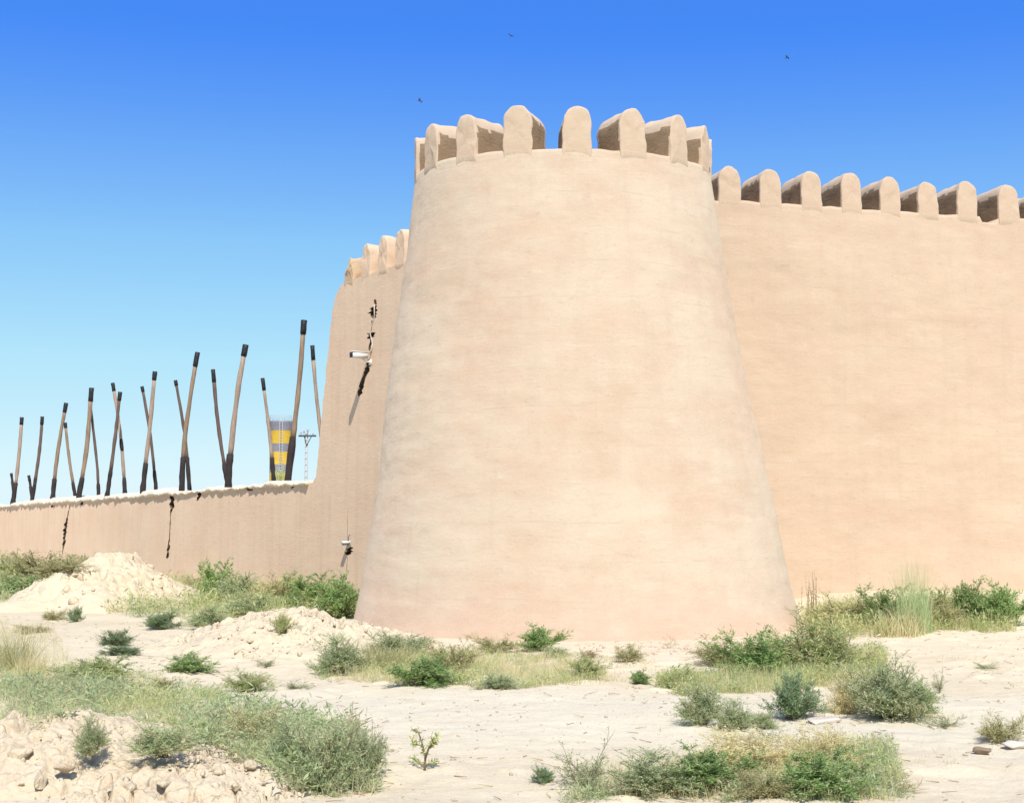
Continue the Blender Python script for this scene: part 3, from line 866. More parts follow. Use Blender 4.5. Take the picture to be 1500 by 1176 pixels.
for i, (tp, bt, tk, tip, foot, wood, off, label) in enumerate(POLES):
    dxr, dyr, dzr = ray(*bt)
    P = LO - LN * off
    t = (P @ LN) / (dxr * LN[0] + dyr * LN[1])
    B = np.array([dxr * t, dyr * t, CAM_Z + dzr * t], float)
    Y = B[1]
    T = np.array(at_y(tp[0], tp[1], Y))
    pxm = F / Y
    r = tk / pxm / 2
    B = B - (T - B) * 0.06
    root = empty('leaning_pole', B)
    tag(root, label, 'pole', 'leaning poles along the low wall')
    L = T - B
    rgp = np.random.default_rng(100 + i)
    bend = np.array([rgp.uniform(-1, 1), rgp.uniform(-0.5, 0.5), 0]) * 0.045
    def pt(t): return L * t + (bend * math.sin(t * math.pi) * 0.5 + bend[[1, 0, 2]] * math.sin(t * math.pi * 2.6 + i) * 0.16 * (1 - t)) * np.linalg.norm(L)
    Lp = np.linalg.norm(L)
    ttip = 1 - tip / pxm / Lp
    tfoot = (bt[1] - foot) / max(1, (bt[1] - tp[1])) * 0.94 + 0.06
    ts = np.linspace(tfoot - 0.01, ttip + 0.005, 12)
    mb = MB(); mb.tube([pt(t) for t in ts], [r * (1.04 - 0.12 * t) * rgp.uniform(0.88, 1.10) for t in ts], 10, wob=0.09, seed=i); mb.build('shaft', M[wood], root, True)
    ts = np.linspace(ttip, 1.0, 4)
    mb = MB(); mb.tube([pt(t) for t in ts], r * 1.13, 10, wob=0.06, seed=i + 50); mb.build('tip', M['tar'], root)
    ts = np.linspace(0.0, tfoot, 7)
    rr_ = [r * (1.15 + 0.10 * (1 - t / tfoot)) * rgp.uniform(0.9, 1.15) for t in ts]
    mb = MB(); mb.tube([pt(t) for t in ts], rr_, 10, wob=0.12, seed=i + 90)
    mb.build('foot', M['char'], root)
    if i == 6:
        t0 = 0.42
        mb = MB(); mb.tube([pt(t) for t in (t0, t0 + 0.03, t0 + 0.07, t0 + 0.1)], [r * 1.02, r * 1.12, r * 1.12, r * 1.02], 10, wob=0.1, seed=i + 9); mb.build('charred_patch', M['char'], root)

# ------------------------------------------------------------------ far things beyond the wall
SY = 200.0
x0, _, zt = at_y(411.5, 616.5, SY)
silo = empty('striped_silo', (x0, SY, 0))
tag(silo, 'round yellow and grey banded silo with a rail on top, far behind the poles', 'silo')
nr_ = 40
prof_s = [(1.50, 0), (1.50, 3), (1.62, zt - 0.3), (1.66, zt - 0.25), (1.66, zt), (0.0, zt + 0.05)]
a_ = np.arange(nr_) / nr_ * 2 * math.pi
V = np.concatenate([np.column_stack([np.cos(a_) * max(r, 0.01), np.sin(a_) * max(r, 0.01), np.full(nr_, z)]) for r, z in prof_s])
V = V.reshape(len(prof_s), nr_, 3).transpose(1, 0, 2).reshape(-1, 3)
obj('drum', mesh_np('drum', V, [grid_quads(nr_, len(prof_s), True)], M['bands'], True), silo)
mb = MB()
for k in range(12):
    a = k / 12 * 2 * math.pi
    mb.tube([(1.6 * math.cos(a), 1.6 * math.sin(a), zt), (1.6 * math.cos(a), 1.6 * math.sin(a), zt + 0.75)], 0.02, 5)
for hh in (0.4, 0.75):
    mb.tube([(1.6 * math.cos(a), 1.6 * math.sin(a), zt + hh) for a in np.linspace(0, 2 * math.pi, 25)], 0.02, 5, cap=False)
mb.build('railing', M['grey_metal'], silo)
mb = MB(); mb.box((0.12, -1.66, zt * 0.5), (0.07, 0.06, zt * 0.98)); mb.box((0.52, -1.6, zt * 0.5), (0.07, 0.06, zt * 0.98))
for k in range(40): mb.box((0.32, -1.65, 0.4 + k * 0.4), (0.36, 0.04, 0.05))
mb.build('ladder', M['grey_metal'], silo)

UY = 110.0
xu, _, zu = at_y(449, 628, UY)
up = empty('utility_pole', (xu, UY, 0))
tag(up, 'pale openwork utility pole with a dark crossarm in the gap beside the wall stub', 'utility pole')
mb = MB()
for sx_ in (-0.1, 0.1): mb.box((sx_, 0, zu * 0.5 - 0.15), (0.05, 0.16, zu - 0.3))
for k in range(18): mb.box((0, 0, 0.4 + k * (zu - 0.8) / 17.0), (0.149, 0.158, 0.18))
mb.build('mast', M['concrete'], up)
_, _, za = at_y(449, 638.5, UY)
mb = MB(); mb.box((0.1, -0.14, za), (1.42, 0.11, 0.13)); mb.build('crossarm', M['dark_iron'], up)
mb = MB(); mb.tube([(-0.15, -0.15, za - 0.06), (0.04, -0.13, za - 0.75)], 0.035, 6); mb.tube([(0.42, -0.15, za - 0.06), (0.06, -0.13, za - 0.75)], 0.035, 6); mb.build('brace', M['dark_iron'], up)
for xx, hh in ((-0.42, 0.34), (-0.18, 0.48), (0.12, 0.62), (0.55, 0.22)):
    mb = MB(); mb.tube([(xx, -0.14, za + 0.05), (xx, -0.14, za + hh * 0.5), (xx, -0.14, za + hh)], [0.02, 0.02, 0.02], 6); mb.tube([(xx, -0.14, za + hh * 0.55), (xx, -0.14, za + hh * 0.75), (xx, -0.14, za + hh)], [0.07, 0.085, 0.05], 8); mb.build('insulator', M['grey_metal'], up)

# ------------------------------------------------------------------ birds
def bird(px, py, Y, span_px, roll, yaw, label):
    p = at_y(px, py, Y); s = span_px / (F / Y)
    n_ = 15
    V = []; Q = []
    # one continuous body: spindle + swept wings + forked tail
    prof_b = [(-0.5, 0.01), (-0.42, 0.05), (-0.25, 0.085), (0.0, 0.09), (0.2, 0.06), (0.36, 0.03), (0.42, 0.02)]
    mb = MB(); mb.tube([(x * 0.6, 0, 0) for x, r in prof_b], [r * 0.7 for x, r in prof_b], 8)
    for sg in (-1, 1):
        L = [(-0.12, 0.03, 0.02), (-0.16, 0.25, 0.13), (-0.02, 0.5, 0.06)]
        Tr = [(0.12, 0.03, 0.02), (0.06, 0.25, 0.12), (0.03, 0.5, 0.06)]
        vs = np.array([(x, sg * y, z) for x, y, z in L + Tr]); vs2 = vs + np.array([0, 0, 0.012])
        mb.add(np.vstack([vs, vs2]), [(0, 1, 4, 3), (1, 2, 5, 4), (6, 9, 10, 7), (7, 10, 11, 8), (0, 6, 7, 1), (1, 7, 8, 2), (3, 4, 10, 9), (4, 5, 11, 10), (2, 8, 11, 5), (0, 3, 9, 6)])
    mb.add([(0.22, 0.02, 0), (0.22, -0.02, 0), (0.42, -0.1, 0.0), (0.36, 0, 0), (0.42, 0.1, 0), (0.22, 0, 0.02)], tris=[(0, 3, 4), (0, 1, 3), (1, 2, 3), (5, 4, 3), (5, 3, 2), (0, 4, 5), (1, 5, 2)])
    o = mb.build('bird', M['feather'])
    o.location = p; o.scale = (s, s, s); o.rotation_euler = (roll, 0.1, yaw)
    return tag(o, label, 'bird')
bird(615, 148, 55, 14, 0.9, 0.6, 'small dark bird flying in front of the tower crown at its left')
bird(748, 53, 70, 11, 0.5, 1.6, 'dark bird high in the blue sky above the tower')
bird(1153, 85, 80, 10, 0.4, 2.4, 'faint bird high in the sky over the right wall')

# ------------------------------------------------------------------ plants
def unit(v): return v / (np.linalg.norm(v, axis=-1, keepdims=True) + 1e-9)

def leaf_quads(p, d, l, wd, rg):
    s = unit(np.cross(d, unit(rg.normal(size=p.shape))))
    a = p; b = p + d * l[:, None] * 0.45 + s * wd[:, None] / 2; c = p + d * l[:, None]; e = p + d * l[:, None] * 0.45 - s * wd[:, None] / 2
    V = np.stack([a, b, c, e], 1).reshape(-1, 3)
    return V, np.arange(len(V)).reshape(-1, 4)

def ribbons(p0, p1, wd, rg):
    d = unit(p1 - p0); s = unit(np.cross(d, unit(rg.normal(size=p0.shape)))) * wd
    s2 = np.cross(d, s)
    V = np.stack([p0 - s, p0 + s, p1 + s * 0.5, p1 - s * 0.5, p0 - s2, p0 + s2, p1 + s2 * 0.5, p1 - s2 * 0.5], 1).reshape(-1, 3)
    return V, np.arange(len(V)).reshape(-1, 4)

def make_shrub(seed, leaf_mat, stem_mat='stem', stems=26, twigs=12, leaves=16, ll=0.07, lw_=0.016, up=0.35, lump=0.25, minz=0.08, tw=(0.12, 0.28)):
    """bush normalised to about 1 wide and 1 high: returns (stem mesh, foliage mesh)"""
    rg = np.random.default_rng(seed)
    ph = rg.uniform(0, 2 * math.pi, stems); ct = rg.uniform(minz, 1.0, stems) ** 0.8
    st_ = np.sqrt(1 - np.minimum(ct, 0.995) ** 2)
    ex = (0.72 + lump * vnoise(np.cos(ph) * 2 + seed, np.sin(ph) * 2, ct * 2)) * rg.uniform(0.75, 1.1, stems)
    tip = np.column_stack([st_ * np.cos(ph) * 0.58, st_ * np.sin(ph) * 0.58, ct * 1.0]) * ex[:, None]
    b0 = np.column_stack([rg.normal(0, 0.05, stems), rg.normal(0, 0.05, stems), np.full(stems, -0.03)])
    ctl = 0.55 * b0 + 0.45 * tip + np.column_stack([rg.normal(0, 0.04, stems), rg.normal(0, 0.04, stems), rg.uniform(0.02, 0.2, stems)])
    bez = lambda t, i: ((1 - t) ** 2)[:, None] * b0[i] + (2 * t * (1 - t))[:, None] * ctl[i] + (t ** 2)[:, None] * tip[i]
    SV, SQ = [], []; cnt = 0
    ii = np.arange(stems)
    for a in range(4):
        t0 = np.full(stems, a / 4); t1 = np.full(stems, (a + 1) / 4)
        v, q_ = ribbons(bez(t0, ii), bez(t1, ii), 0.007 * (1 - 0.18 * a), rg)
        SV.append(v); SQ.append(q_ + cnt); cnt += len(v)
    it = np.repeat(ii, twigs)
    t = rg.uniform(0.22, 1.0, len(it))
    p = bez(t, it)
    tg = unit(bez(np.minimum(t + 0.05, 1.05), it) - p)
    d = unit(tg * 0.55 + rg.normal(0, 0.55, p.shape) + np.array([0, 0, up]))
    L = rg.uniform(tw[0], tw[1], len(it))
    e = p + d * L[:, None]
    e[:, 2] = np.maximum(e[:, 2], 0.01)
    v, q_ = ribbons(p, e, 0.0030, rg); SV.append(v); SQ.append(q_ + cnt)
    k = np.repeat(np.arange(len(it)), leaves)
    u = rg.uniform(0.05, 1.0, len(k))[:, None]
    lp = p[k] * (1 - u) + e[k] * u + rg.normal(0, 0.012, (len(k), 3))
    lp[:, 2] = np.maximum(lp[:, 2], 0.0)
    ld = unit(d[k] * 0.7 + rg.normal(0, 0.6, lp.shape) + np.array([0, 0, 0.2]))
    v2, q2_ = leaf_quads(lp, ld, ll * rg.uniform(0.5, 1.2, len(k)), lw_ * rg.uniform(0.6, 1.3, len(k)), rg)
    return (mesh_np('stems', np.concatenate(SV), np.concatenate(SQ), M[stem_mat]), mesh_np('foliage', v2, q2_, M[leaf_mat]))

def blades(P, hgt, wd, lean, rg, seg=3):
    """tapered bent blades rooted at P"""
    n = len(P)
    a = rg.uniform(0, 2 * math.pi, n)
    dirn = np.column_stack([np.cos(a), np.sin(a), np.zeros(n)])
    side = np.column_stack([-np.sin(a), np.cos(a), np.zeros(n)])
    fa = rg.uniform(0, 2 * math.pi, n); side = np.column_stack([np.cos(fa), np.sin(fa), np.zeros(n)])
    V = []
    for k in range(seg + 1):
        t = k / seg
        c = P + dirn * (lean * hgt * t ** 1.8)[:, None] + np.array([0, 0, 1.0]) * (hgt * (t - 0.18 * lean * t * t))[:, None]
        ws = (wd * (1 - 0.92 * t ** 1.3) / 2)[:, None] * side
        V += [c - ws, c + ws]
    V = np.stack(V, 1)
    m = 2 * (seg + 1)
    q_ = np.array([(2 * k, 2 * k + 1, 2 * k + 3, 2 * k + 2) for k in range(seg)])
    Q = (np.arange(n)[:, None, None] * m + q_[None]).reshape(-1, 4)
    return V.reshape(-1, 3), Q

def make_tuft(seed, mat, n=420, thin=0.011, spread=0.5, lean=(0.05, 0.6)):
    rg = np.random.default_rng(seed)
    r = np.sqrt(rg.uniform(0, 1, n)) * spread * 0.7; a = rg.uniform(0, 2 * math.pi, n)
    P = np.column_stack([r * np.cos(a), r * np.sin(a), np.full(n, -0.03)])
    h = rg.uniform(0.35, 1.03, n) * (1 - 0.45 * (r / spread) ** 2)
    v, q_ = blades(P, h, np.full(n, thin) * rg.uniform(0.6, 1.4, n), rg.uniform(lean[0], lean[1], n), rg)
    return mesh_np('blades', v, q_, M[mat])

def make_stalks(seed, mat_s='brown', n=14, spread=0.4):
    rg = np.random.default_rng(seed)
    mb = MB(); V2 = []
    for i in range(n):
        a = rg.uniform(0, 6.28); r = rg.uniform(0, spread)
        b = np.array([r * math.cos(a), r * math.sin(a), -0.02]); h = rg.uniform(0.55, 1.0)
        tp = b + np.array([rg.normal(0, 0.09), rg.normal(0, 0.09), h])
        pts = [b, (b + tp) / 2 + rg.normal(0, 0.02, 3), tp]
        mb.tube(pts, [0.008, 0.006, 0.004], 4, cap=False)
        for k in range(22):
            t = rg.uniform(0.35, 1.0); V2.append(b * (1 - t) + tp * t)
    st = mb.mesh('stems', M[mat_s])
    V2 = np.array(V2)
    v, q_ = leaf_quads(V2, unit(rg.normal(0, 1, V2.shape) + np.array([0, 0, 0.6])), rg.uniform(0.02, 0.05, len(V2)), rg.uniform(0.012, 0.025, len(V2)), rg)
    return st, mesh_np('foliage', v, q_, M[mat_s if mat_s != 'stem' else 'sage'])

PROTO = {}
def proto(kind, var):
    key = (kind, var)
    if key in PROTO: return PROTO[key]
    sd = sum(ord(ch) for ch in kind) * 7 + var * 131
    if kind == 'sage': r = make_shrub(sd, 'sage', stems=34, twigs=15, leaves=17, ll=0.055, lw_=0.011)
    elif kind == 'green': r = make_shrub(sd, 'green', stems=30, twigs=14, leaves=16, ll=0.07, lw_=0.020, lump=0.4)
    elif kind == 'blue': r = make_shrub(sd, 'blue', stems=34, twigs=15, leaves=17, ll=0.06, lw_=0.013, up=0.5)
    elif kind == 'olive': r = make_shrub(sd, 'olive', stems=30, twigs=13, leaves=14, ll=0.06, lw_=0.012, lump=0.4)
    elif kind == 'lime': r = make_shrub(sd, 'lime', stems=32, twigs=14, leaves=15, ll=0.075, lw_=0.013, up=0.7, lump=0.35)
    elif kind == 'sparse': r = make_shrub(sd, 'sage', stems=14, twigs=9, leaves=8, ll=0.06, lw_=0.013, lump=0.5)
    elif kind == 'tumble': r = make_shrub(sd, 'sage', stems=46, twigs=18, leaves=17, ll=0.05, lw_=0.010, up=0.1, minz=0.02)
    elif kind == 'dry': r = make_shrub(sd, 'straw', 'straw', stems=40, twigs=18, leaves=18, ll=0.045, lw_=0.010, up=0.15, lump=0.45)
    elif kind == 'brush': r = make_shrub(sd, 'brown', 'brown', stems=30, twigs=16, leaves=10, ll=0.05, lw_=0.007, up=0.2)
    elif kind == 'twig': r = make_shrub(sd, 'brown', 'brown', stems=10, twigs=7, leaves=2, ll=0.05, lw_=0.006, up=0.3)
    elif kind == 'reed': r = (None, make_tuft(sd, 'sage', 480, 0.007, 0.40, (0.05, 0.45)))
    elif kind == 'hay': r = (None, make_tuft(sd, 'straw', 420, 0.010, 0.5, (0.05, 0.5)))
    elif kind == 'grass': r = (None, make_tuft(sd, 'olive', 480, 0.011, 0.5, (0.1, 0.7)))
    elif kind == 'stalk': r = make_stalks(sd)
    PROTO[key] = r
    return r

NAMES = {'sage': 'sage_shrub', 'green': 'green_shrub', 'blue': 'dark_shrub', 'olive': 'olive_shrub', 'lime': 'yellow_green_shrub', 'sparse': 'sparse_weed', 'tumble': 'round_bush',
         'dry': 'dry_bush', 'brush': 'dead_bush', 'twig': 'dead_twigs', 'reed': 'reed_tuft', 'hay': 'dry_grass_tuft', 'grass': 'grass_tuft', 'stalk': 'seed_stalks'}
# kind, centre px, ground px, width px, height px, label
PLANTS = [
    ('olive', 62, 858, 165, 52, 'wide olive shrub under the low wall, left of the tall dirt heap'),
    ('lime', 12, 848, 80, 34, 'yellowish shrub under the low wall cut by the left picture edge'),
    ('green', 118, 846, 68, 33, 'small green shrub touching the left slope of the tall dirt heap'),
    ('green', 28, 876, 95, 30, 'low green shrub in front of the wide olive one at far left'),
    ('olive', 92, 876, 85, 24, 'flat olive shrub at the left foot of the tall dirt heap'),
    ('green', 312, 882, 72, 59, 'bright green leafy shrub at the right foot of the tall dirt heap'),
    ('olive', 285, 866, 50, 22, 'small yellowish weed on the right slope of the tall dirt heap'),
    ('sage', 356, 884, 99, 47, 'grey green shrub at the wall foot right of the bright green leafy one'),
    ('olive', 405, 885, 99, 45, 'olive shrub in the middle of the hedge along the low wall foot'),
    ('green', 448, 893, 96, 52, 'green shrub at the low wall foot, second from the tower'),
    ('green', 496, 905, 77, 62, 'deep green shrub pressed against the left foot of the tower'),
    ('sage', 378, 903, 110, 34, 'broad grey shrub behind the low crumbly heap'),
    ('sage', 312, 924, 80, 38, 'grey green shrub at the left end of the low crumbly heap'),
    ('blue', 236, 922, 58, 28, 'dark rounded shrub on bare sand below the tall dirt heap'),
    ('blue', 109, 912, 28, 26, 'tiny upright dark shrub on the sand left of the tall heap'),
    ('olive', 74, 908, 44, 18, 'little flat olive weed left of the tiny upright dark shrub'),
    ('blue', 166, 946, 46, 32, 'dark green compact shrub standing over a bluish flat one'),
    ('blue', 172, 960, 66, 16, 'bluish flat shrub just in front of the dark green compact one'),
    ('green', 272, 984, 76, 28, 'isolated low green shrub on the sand between the heaps and the grass'),
    ('lime', 358, 1014, 78, 28, 'bright yellow green low shrub at the left end of the track'),
    ('lime', 118, 1000, 120, 36, 'spreading yellow green shrub at the back of the left scrub'),
    ('green', 150, 995, 60, 32, 'green clump rising from the spreading yellow green shrub'),
    ('olive', 236, 1010, 44, 16, 'small brownish clump on the sand behind the left scrub'),
    ('olive', 46, 928, 56, 14, 'flat olive patch of weed above the tall straw grass at the left edge'),
    ('lime', 412, 948, 30, 28, 'small yellowish weed growing on the low crumbly heap'),
    ('sparse', 388, 978, 50, 16, 'small grey weed with dark heart in front of the low crumbly heap'),
    ('sparse', 432, 1010, 60, 16, 'thin greyish weed at the left edge of the track'),
    ('grass', 10, 985, 80, 75, 'tall olive and straw coloured grass at the left edge of the picture'),
    ('hay', 40, 990, 60, 45, 'straw grass tuft right beside the one at the left edge'),
    ('sage', 122, 1112, 58, 58, 'dark grey shrub growing on the crest of the near clod heap'),
    ('sage', 232, 1118, 110, 56, 'grey green shrub between the two near clod heaps'),
    ('olive', 345, 1098, 130, 62, 'olive brown shrub behind the smaller clod heap'),
    ('sage', 405, 1125, 110, 76, 'leafy grey green weed right of the olive brown shrub'),
    ('sage', 470, 1162, 110, 118, 'tall grey green weed beside the smaller clod heap at the front'),
    ('sage', 535, 1150, 70, 95, 'tall narrow grey weed at the right end of the left scrub'),
    ('stalk', 518, 1125, 60, 90, 'upright brown seed stalks poking out of the tall grey weeds'),
    ('sage', 482, 990, 96, 60, 'domed grey green shrub at the right foot of the low crumbly heap'),
    ('grass', 560, 985, 110, 50, 'yellow green grass clump against the tower foot beside the domed shrub'),
    ('sage', 585, 962, 110, 38, 'pale sage shrub hugging the tower foot at its left'),
    ('green', 625, 1006, 95, 46, 'green shrub spreading left from the white stone'),
    ('olive', 668, 985, 80, 52, 'olive bush with a brownish top behind the white stone'),
    ('sage', 722, 1010, 74, 24, 'low sage cushion on the track edge right of the white stone'),
    ('olive', 728, 958, 76, 28, 'brownish shrub at the tower foot left of the vivid green one'),
    ('green', 790, 956, 66, 38, 'vivid green shrub at the middle of the tower foot'),
    ('sage', 806, 964, 62, 18, 'flat sage shrub below the vivid green one'),
    ('lime', 858, 996, 62, 34, 'yellow green shrub on the track edge in front of the tower'),
    ('olive', 926, 972, 48, 26, 'small pale olive tuft at the tower foot, right of its middle'),
    ('green', 938, 1002, 34, 22, 'little green weed right of the yellow green one on the track edge'),
    ('brush', 866, 964, 40, 12, 'low dark brown dead weed at the tower foot'),
    ('twig', 982, 950, 34, 26, 'dead dark twigs at the right of the tower foot'),
    ('olive', 1058, 978, 100, 44, 'brownish olive shrub at the tower foot left of a tall green bush'),
    ('green', 1108, 992, 105, 66, 'tall green bush in front of the right foot of the tower'),
    ('lime', 1205, 990, 150, 76, 'large light yellow green bush between tower and right wall'),
    ('olive', 1150, 968, 80, 42, 'olive shrub behind and between the green and the light bush'),
    ('olive', 1235, 918, 130, 50, 'olive shrub at the corner of tower and right wall'),
    ('stalk', 1192, 920, 40, 80, 'thin brown seed stalks rising in the corner of tower and right wall'),
    ('green', 1308, 920, 94, 59, 'dark green shrub at the right wall left of the tall reed'),
    ('reed', 1345, 930, 78, 122, 'tallest reed grass in front of the right wall'),
    ('hay', 1325, 932, 90, 45, 'straw coloured grass at the foot of the tallest reed'),
    ('olive', 1385, 922, 79, 59, 'olive green shrub right of the tallest reed'),
    ('green', 1425, 918, 80, 66, 'green shrub at the right wall, second from the right edge'),
    ('green', 1476, 920, 80, 62, 'green shrub at the right wall cut by the right edge'),
    ('lime', 1000, 1012, 62, 36, 'light green shrub behind the grey pair at the right end of the track'),
    ('sage', 1030, 1064, 74, 74, 'upright grey green bush, left one of a pair on the track'),
    ('sage', 1074, 1070, 66, 48, 'lower dusky bush, right one of the pair on the track'),
    ('blue', 1166, 1056, 82, 74, 'dark bluish green upright bush near a flat pale stone'),
    ('sage', 1118, 1068, 56, 30, 'small grey weed between the pair and the dark bluish bush'),
    ('dry', 1248, 1046, 72, 62, 'brown half dead bush leaning on the big round bush'),
    ('tumble', 1312, 1058, 120, 100, 'big round grey green bush with a dark hollow base'),
    ('green', 1350, 1048, 60, 50, 'green right flank bush against the big round one'),
    ('sparse', 1378, 1014, 30, 40, 'thin sparse weed right above the big round bush'),
    ('sparse', 1390, 1068, 60, 26, 'sparse olive weed on sand right of the big round bush'),
    ('olive', 1472, 1090, 80, 46, 'olive weed with twiggy base at the right edge'),
    ('sparse', 1448, 980, 56, 12, 'flat dusky weed alone on the pale sand near the right edge'),
    ('dry', 1090, 1135, 170, 56, 'pale straw tangle of dry brush in the right foreground'),
    ('dry', 1205, 1128, 140, 58, 'tan dry brush right of the pale straw tangle'),
    ('brush', 1108, 1128, 50, 46, 'dark brown dead weed inside the pale straw tangle'),
    ('stalk', 1232, 1122, 24, 60, 'single brown seed stalk clump in front of the tan dry brush'),
    ('green', 1040, 1166, 130, 62, 'bright green leafy plant at the bottom edge left of the dry brush'),
    ('green', 1215, 1172, 140, 66, 'lush green plant at the bottom edge below the tan dry brush'),
    ('olive', 1120, 1172, 80, 50, 'yellow olive weed at the bottom edge between two green plants'),
    ('sage', 950, 1168, 160, 66, 'pale feathery shrub at the bottom edge, right of a thinner one'),
    ('sparse', 860, 1164, 130, 80, 'thin feathery grey shrub at the bottom edge of the track'),
    ('blue', 795, 1148, 38, 28, 'small dark green plant alone on the near track'),
    ('twig', 1330, 1165, 90, 40, 'pinkish dry twigs at the bottom edge right of the lush plant'),
    ('sparse', 1130, 1090, 80, 26, 'thin weed behind the pale straw tangle'),
]
rp = random.Random(11)
for i, (kind, px, py, wp, hp, label) in enumerate(PLANTS):
    x, y, z = [float(v) for v in ground_hit(px, py - 0.0)]
    pm = F / y
    W_, H_ = wp / pm * 1.18, hp / pm * 1.15
    st, fo = proto(kind, rp.randrange(2) if kind in ('sage', 'green', 'olive', 'lime', 'blue', 'dry') else 0)
    root = empty(NAMES[kind], (x, y + (0.22 * W_ if y < 21 else 0.1), z), rp.uniform(0, 6.28))
    yy = y + (0.22 * W_ if y < 21 else 0.1)
    root.location.z = float(H(x, yy)) - 0.01
    tag(root, label, {'sage': 'shrub', 'green': 'shrub', 'blue': 'shrub', 'olive': 'shrub', 'lime': 'shrub', 'tumble': 'bush', 'dry': 'dry bush', 'brush': 'dead bush', 'sparse': 'weed', 'twig': 'twigs', 'reed': 'grass', 'hay': 'grass', 'grass': 'grass', 'stalk': 'stalks'}[kind], 'wild plants in front of the fort')
    dpt = W_ * rp.uniform(0.75, 1.0)
    for me_ in (st, fo):
        if me_ is None: continue
        o = obj(me_.name.split('.')[0], me_, root)
        o.scale = (W_, dpt if abs(math.cos(root.rotation_euler.z)) > 0.7 else W_, H_)

# the seedling on the track
x, y, z = [float(v) for v in ground_hit(622, 1128)]
sd = empty('seedling', (x, y, z))
tag(sd, 'young forked green plant standing alone on the pale track', 'plant')
pm = F / y
br = [[(622, 1128), (623, 1108), (618, 1090), (612, 1074), (602, 1070)], [(623, 1110), (628, 1095), (638, 1085), (641, 1075)], [(622, 1120), (634, 1118), (640, 1117)], [(622, 1122), (612, 1118), (603, 1112)], [(619, 1092), (606, 1090), (601, 1082)], [(627, 1098), (634, 1086), (632, 1076)]]
rg = np.random.default_rng(77)
for j, b_ in enumerate(br):
    pts = np.array([at_y(a, c, y) for a, c in b_]) - np.array([x, y, z])
    pts[:, 1] += np.linspace(0, 1, len(pts)) * rg.uniform(-0.12, 0.12)
    mb = MB(); mb.tube(pts, np.linspace(0.010 if j < 2 else 0.005, 0.003, len(pts)), 6); mb.build('branch', M['stem'], sd)
    n_ = 60 if j < 2 else 26
    t = rg.uniform(0.25, 1, n_) * (len(pts) - 1); i0 = np.minimum(t.astype(int), len(pts) - 2); fr = (t - i0)[:, None]
    p = pts[i0] * (1 - fr) + pts[i0 + 1] * fr
    v, q_ = leaf_quads(p, unit(rg.normal(0, 1, p.shape) + np.array([0, 0, 0.5])), rg.uniform(0.025, 0.055, n_), rg.uniform(0.008, 0.016, n_), rg)
    obj('leaves', mesh_np('leaves', v, q_, M['lime']), sd)

# ------------------------------------------------------------------ stuff: scrub, dry grass, pebbles, rubble
def in_poly(px, py, poly):
    c = np.zeros(len(px), bool)
    for (x1, y1), (x2, y2) in zip(poly, poly[1:] + poly[:1]):
        k = ((y1 > py) != (y2 > py)) & (px < (x2 - x1) * (py - y1) / (y2 - y1 + 1e-9) + x1)
        c ^= k
    return c

def scatter(poly_px, n, seed, clump=0.0, cs=1.2, on_heap=False):
    """random ground points inside a patch whose corners are given as photo pixels"""
    P = [tuple(float(v) for v in ground_hit(a, b)[:2]) for a, b in poly_px]
    xs = [p[0] for p in P]; ys = [p[1] for p in P]
    rg = np.random.default_rng(seed)
    X = rg.uniform(min(xs), max(xs), n * 6); Y = rg.uniform(min(ys), max(ys), n * 6)
    ok = in_poly(X, Y, P) & (fbm(X * cs, Y * cs, seed * 0.7, 3) > clump)
    ok &= np.hypot(X - TCX, Y - TCY) > 3.78
    if not on_heap:
        for hi in (0, 1): ok &= heap_h(hi, X, Y, False) < (0.10 if hi == 0 else 0.06)
    X, Y = X[ok][:n], Y[ok][:n]
    return X, Y, H(X, Y), rg

def tiny_bush(rg, n=70):
    d = unit(rg.normal(0, 1, (n, 3)) * np.array([1, 1, 0.7]) + np.array([0, 0, 0.8]))
    p = d * rg.uniform(0.1, 0.95, n)[:, None] * np.array([0.6, 0.6, 1.0])
    return leaf_quads(p, unit(d * 0.6 + rg.normal(0, 0.5, p.shape)), rg.uniform(0.12, 0.32, n), rg.uniform(0.03, 0.07, n), rg)

def scrub(name, label, patches, mat, seed):
    rg = np.random.default_rng(seed)
    temps = [tiny_bush(rg) for _ in range(6)]
    VV, QQ, c = [], [], 0
    for k, (poly, n, clump, hmin, hmax) in enumerate(patches):
        X, Y, Z, r2 = scatter(poly, n, seed + k, clump)
        for x, y, z in zip(X, Y, Z):
            v, q_ = temps[r2.integers(6)]
            a = r2.uniform(0, 6.28); s = r2.uniform(hmin, hmax); wx = s * r2.uniform(0.8, 1.5)
            ca, sa = math.cos(a) * wx, math.sin(a) * wx
            V = np.column_stack([v[:, 0] * ca - v[:, 1] * sa + x, v[:, 0] * sa + v[:, 1] * ca + y, v[:, 2] * s + z - 0.01])
            VV.append(V); QQ.append(q_ + c); c += len(V)
    return tag(obj(name, mesh_np(name, np.concatenate(VV), np.concatenate(QQ), M[mat])), label, 'ground cover', kind='stuff')

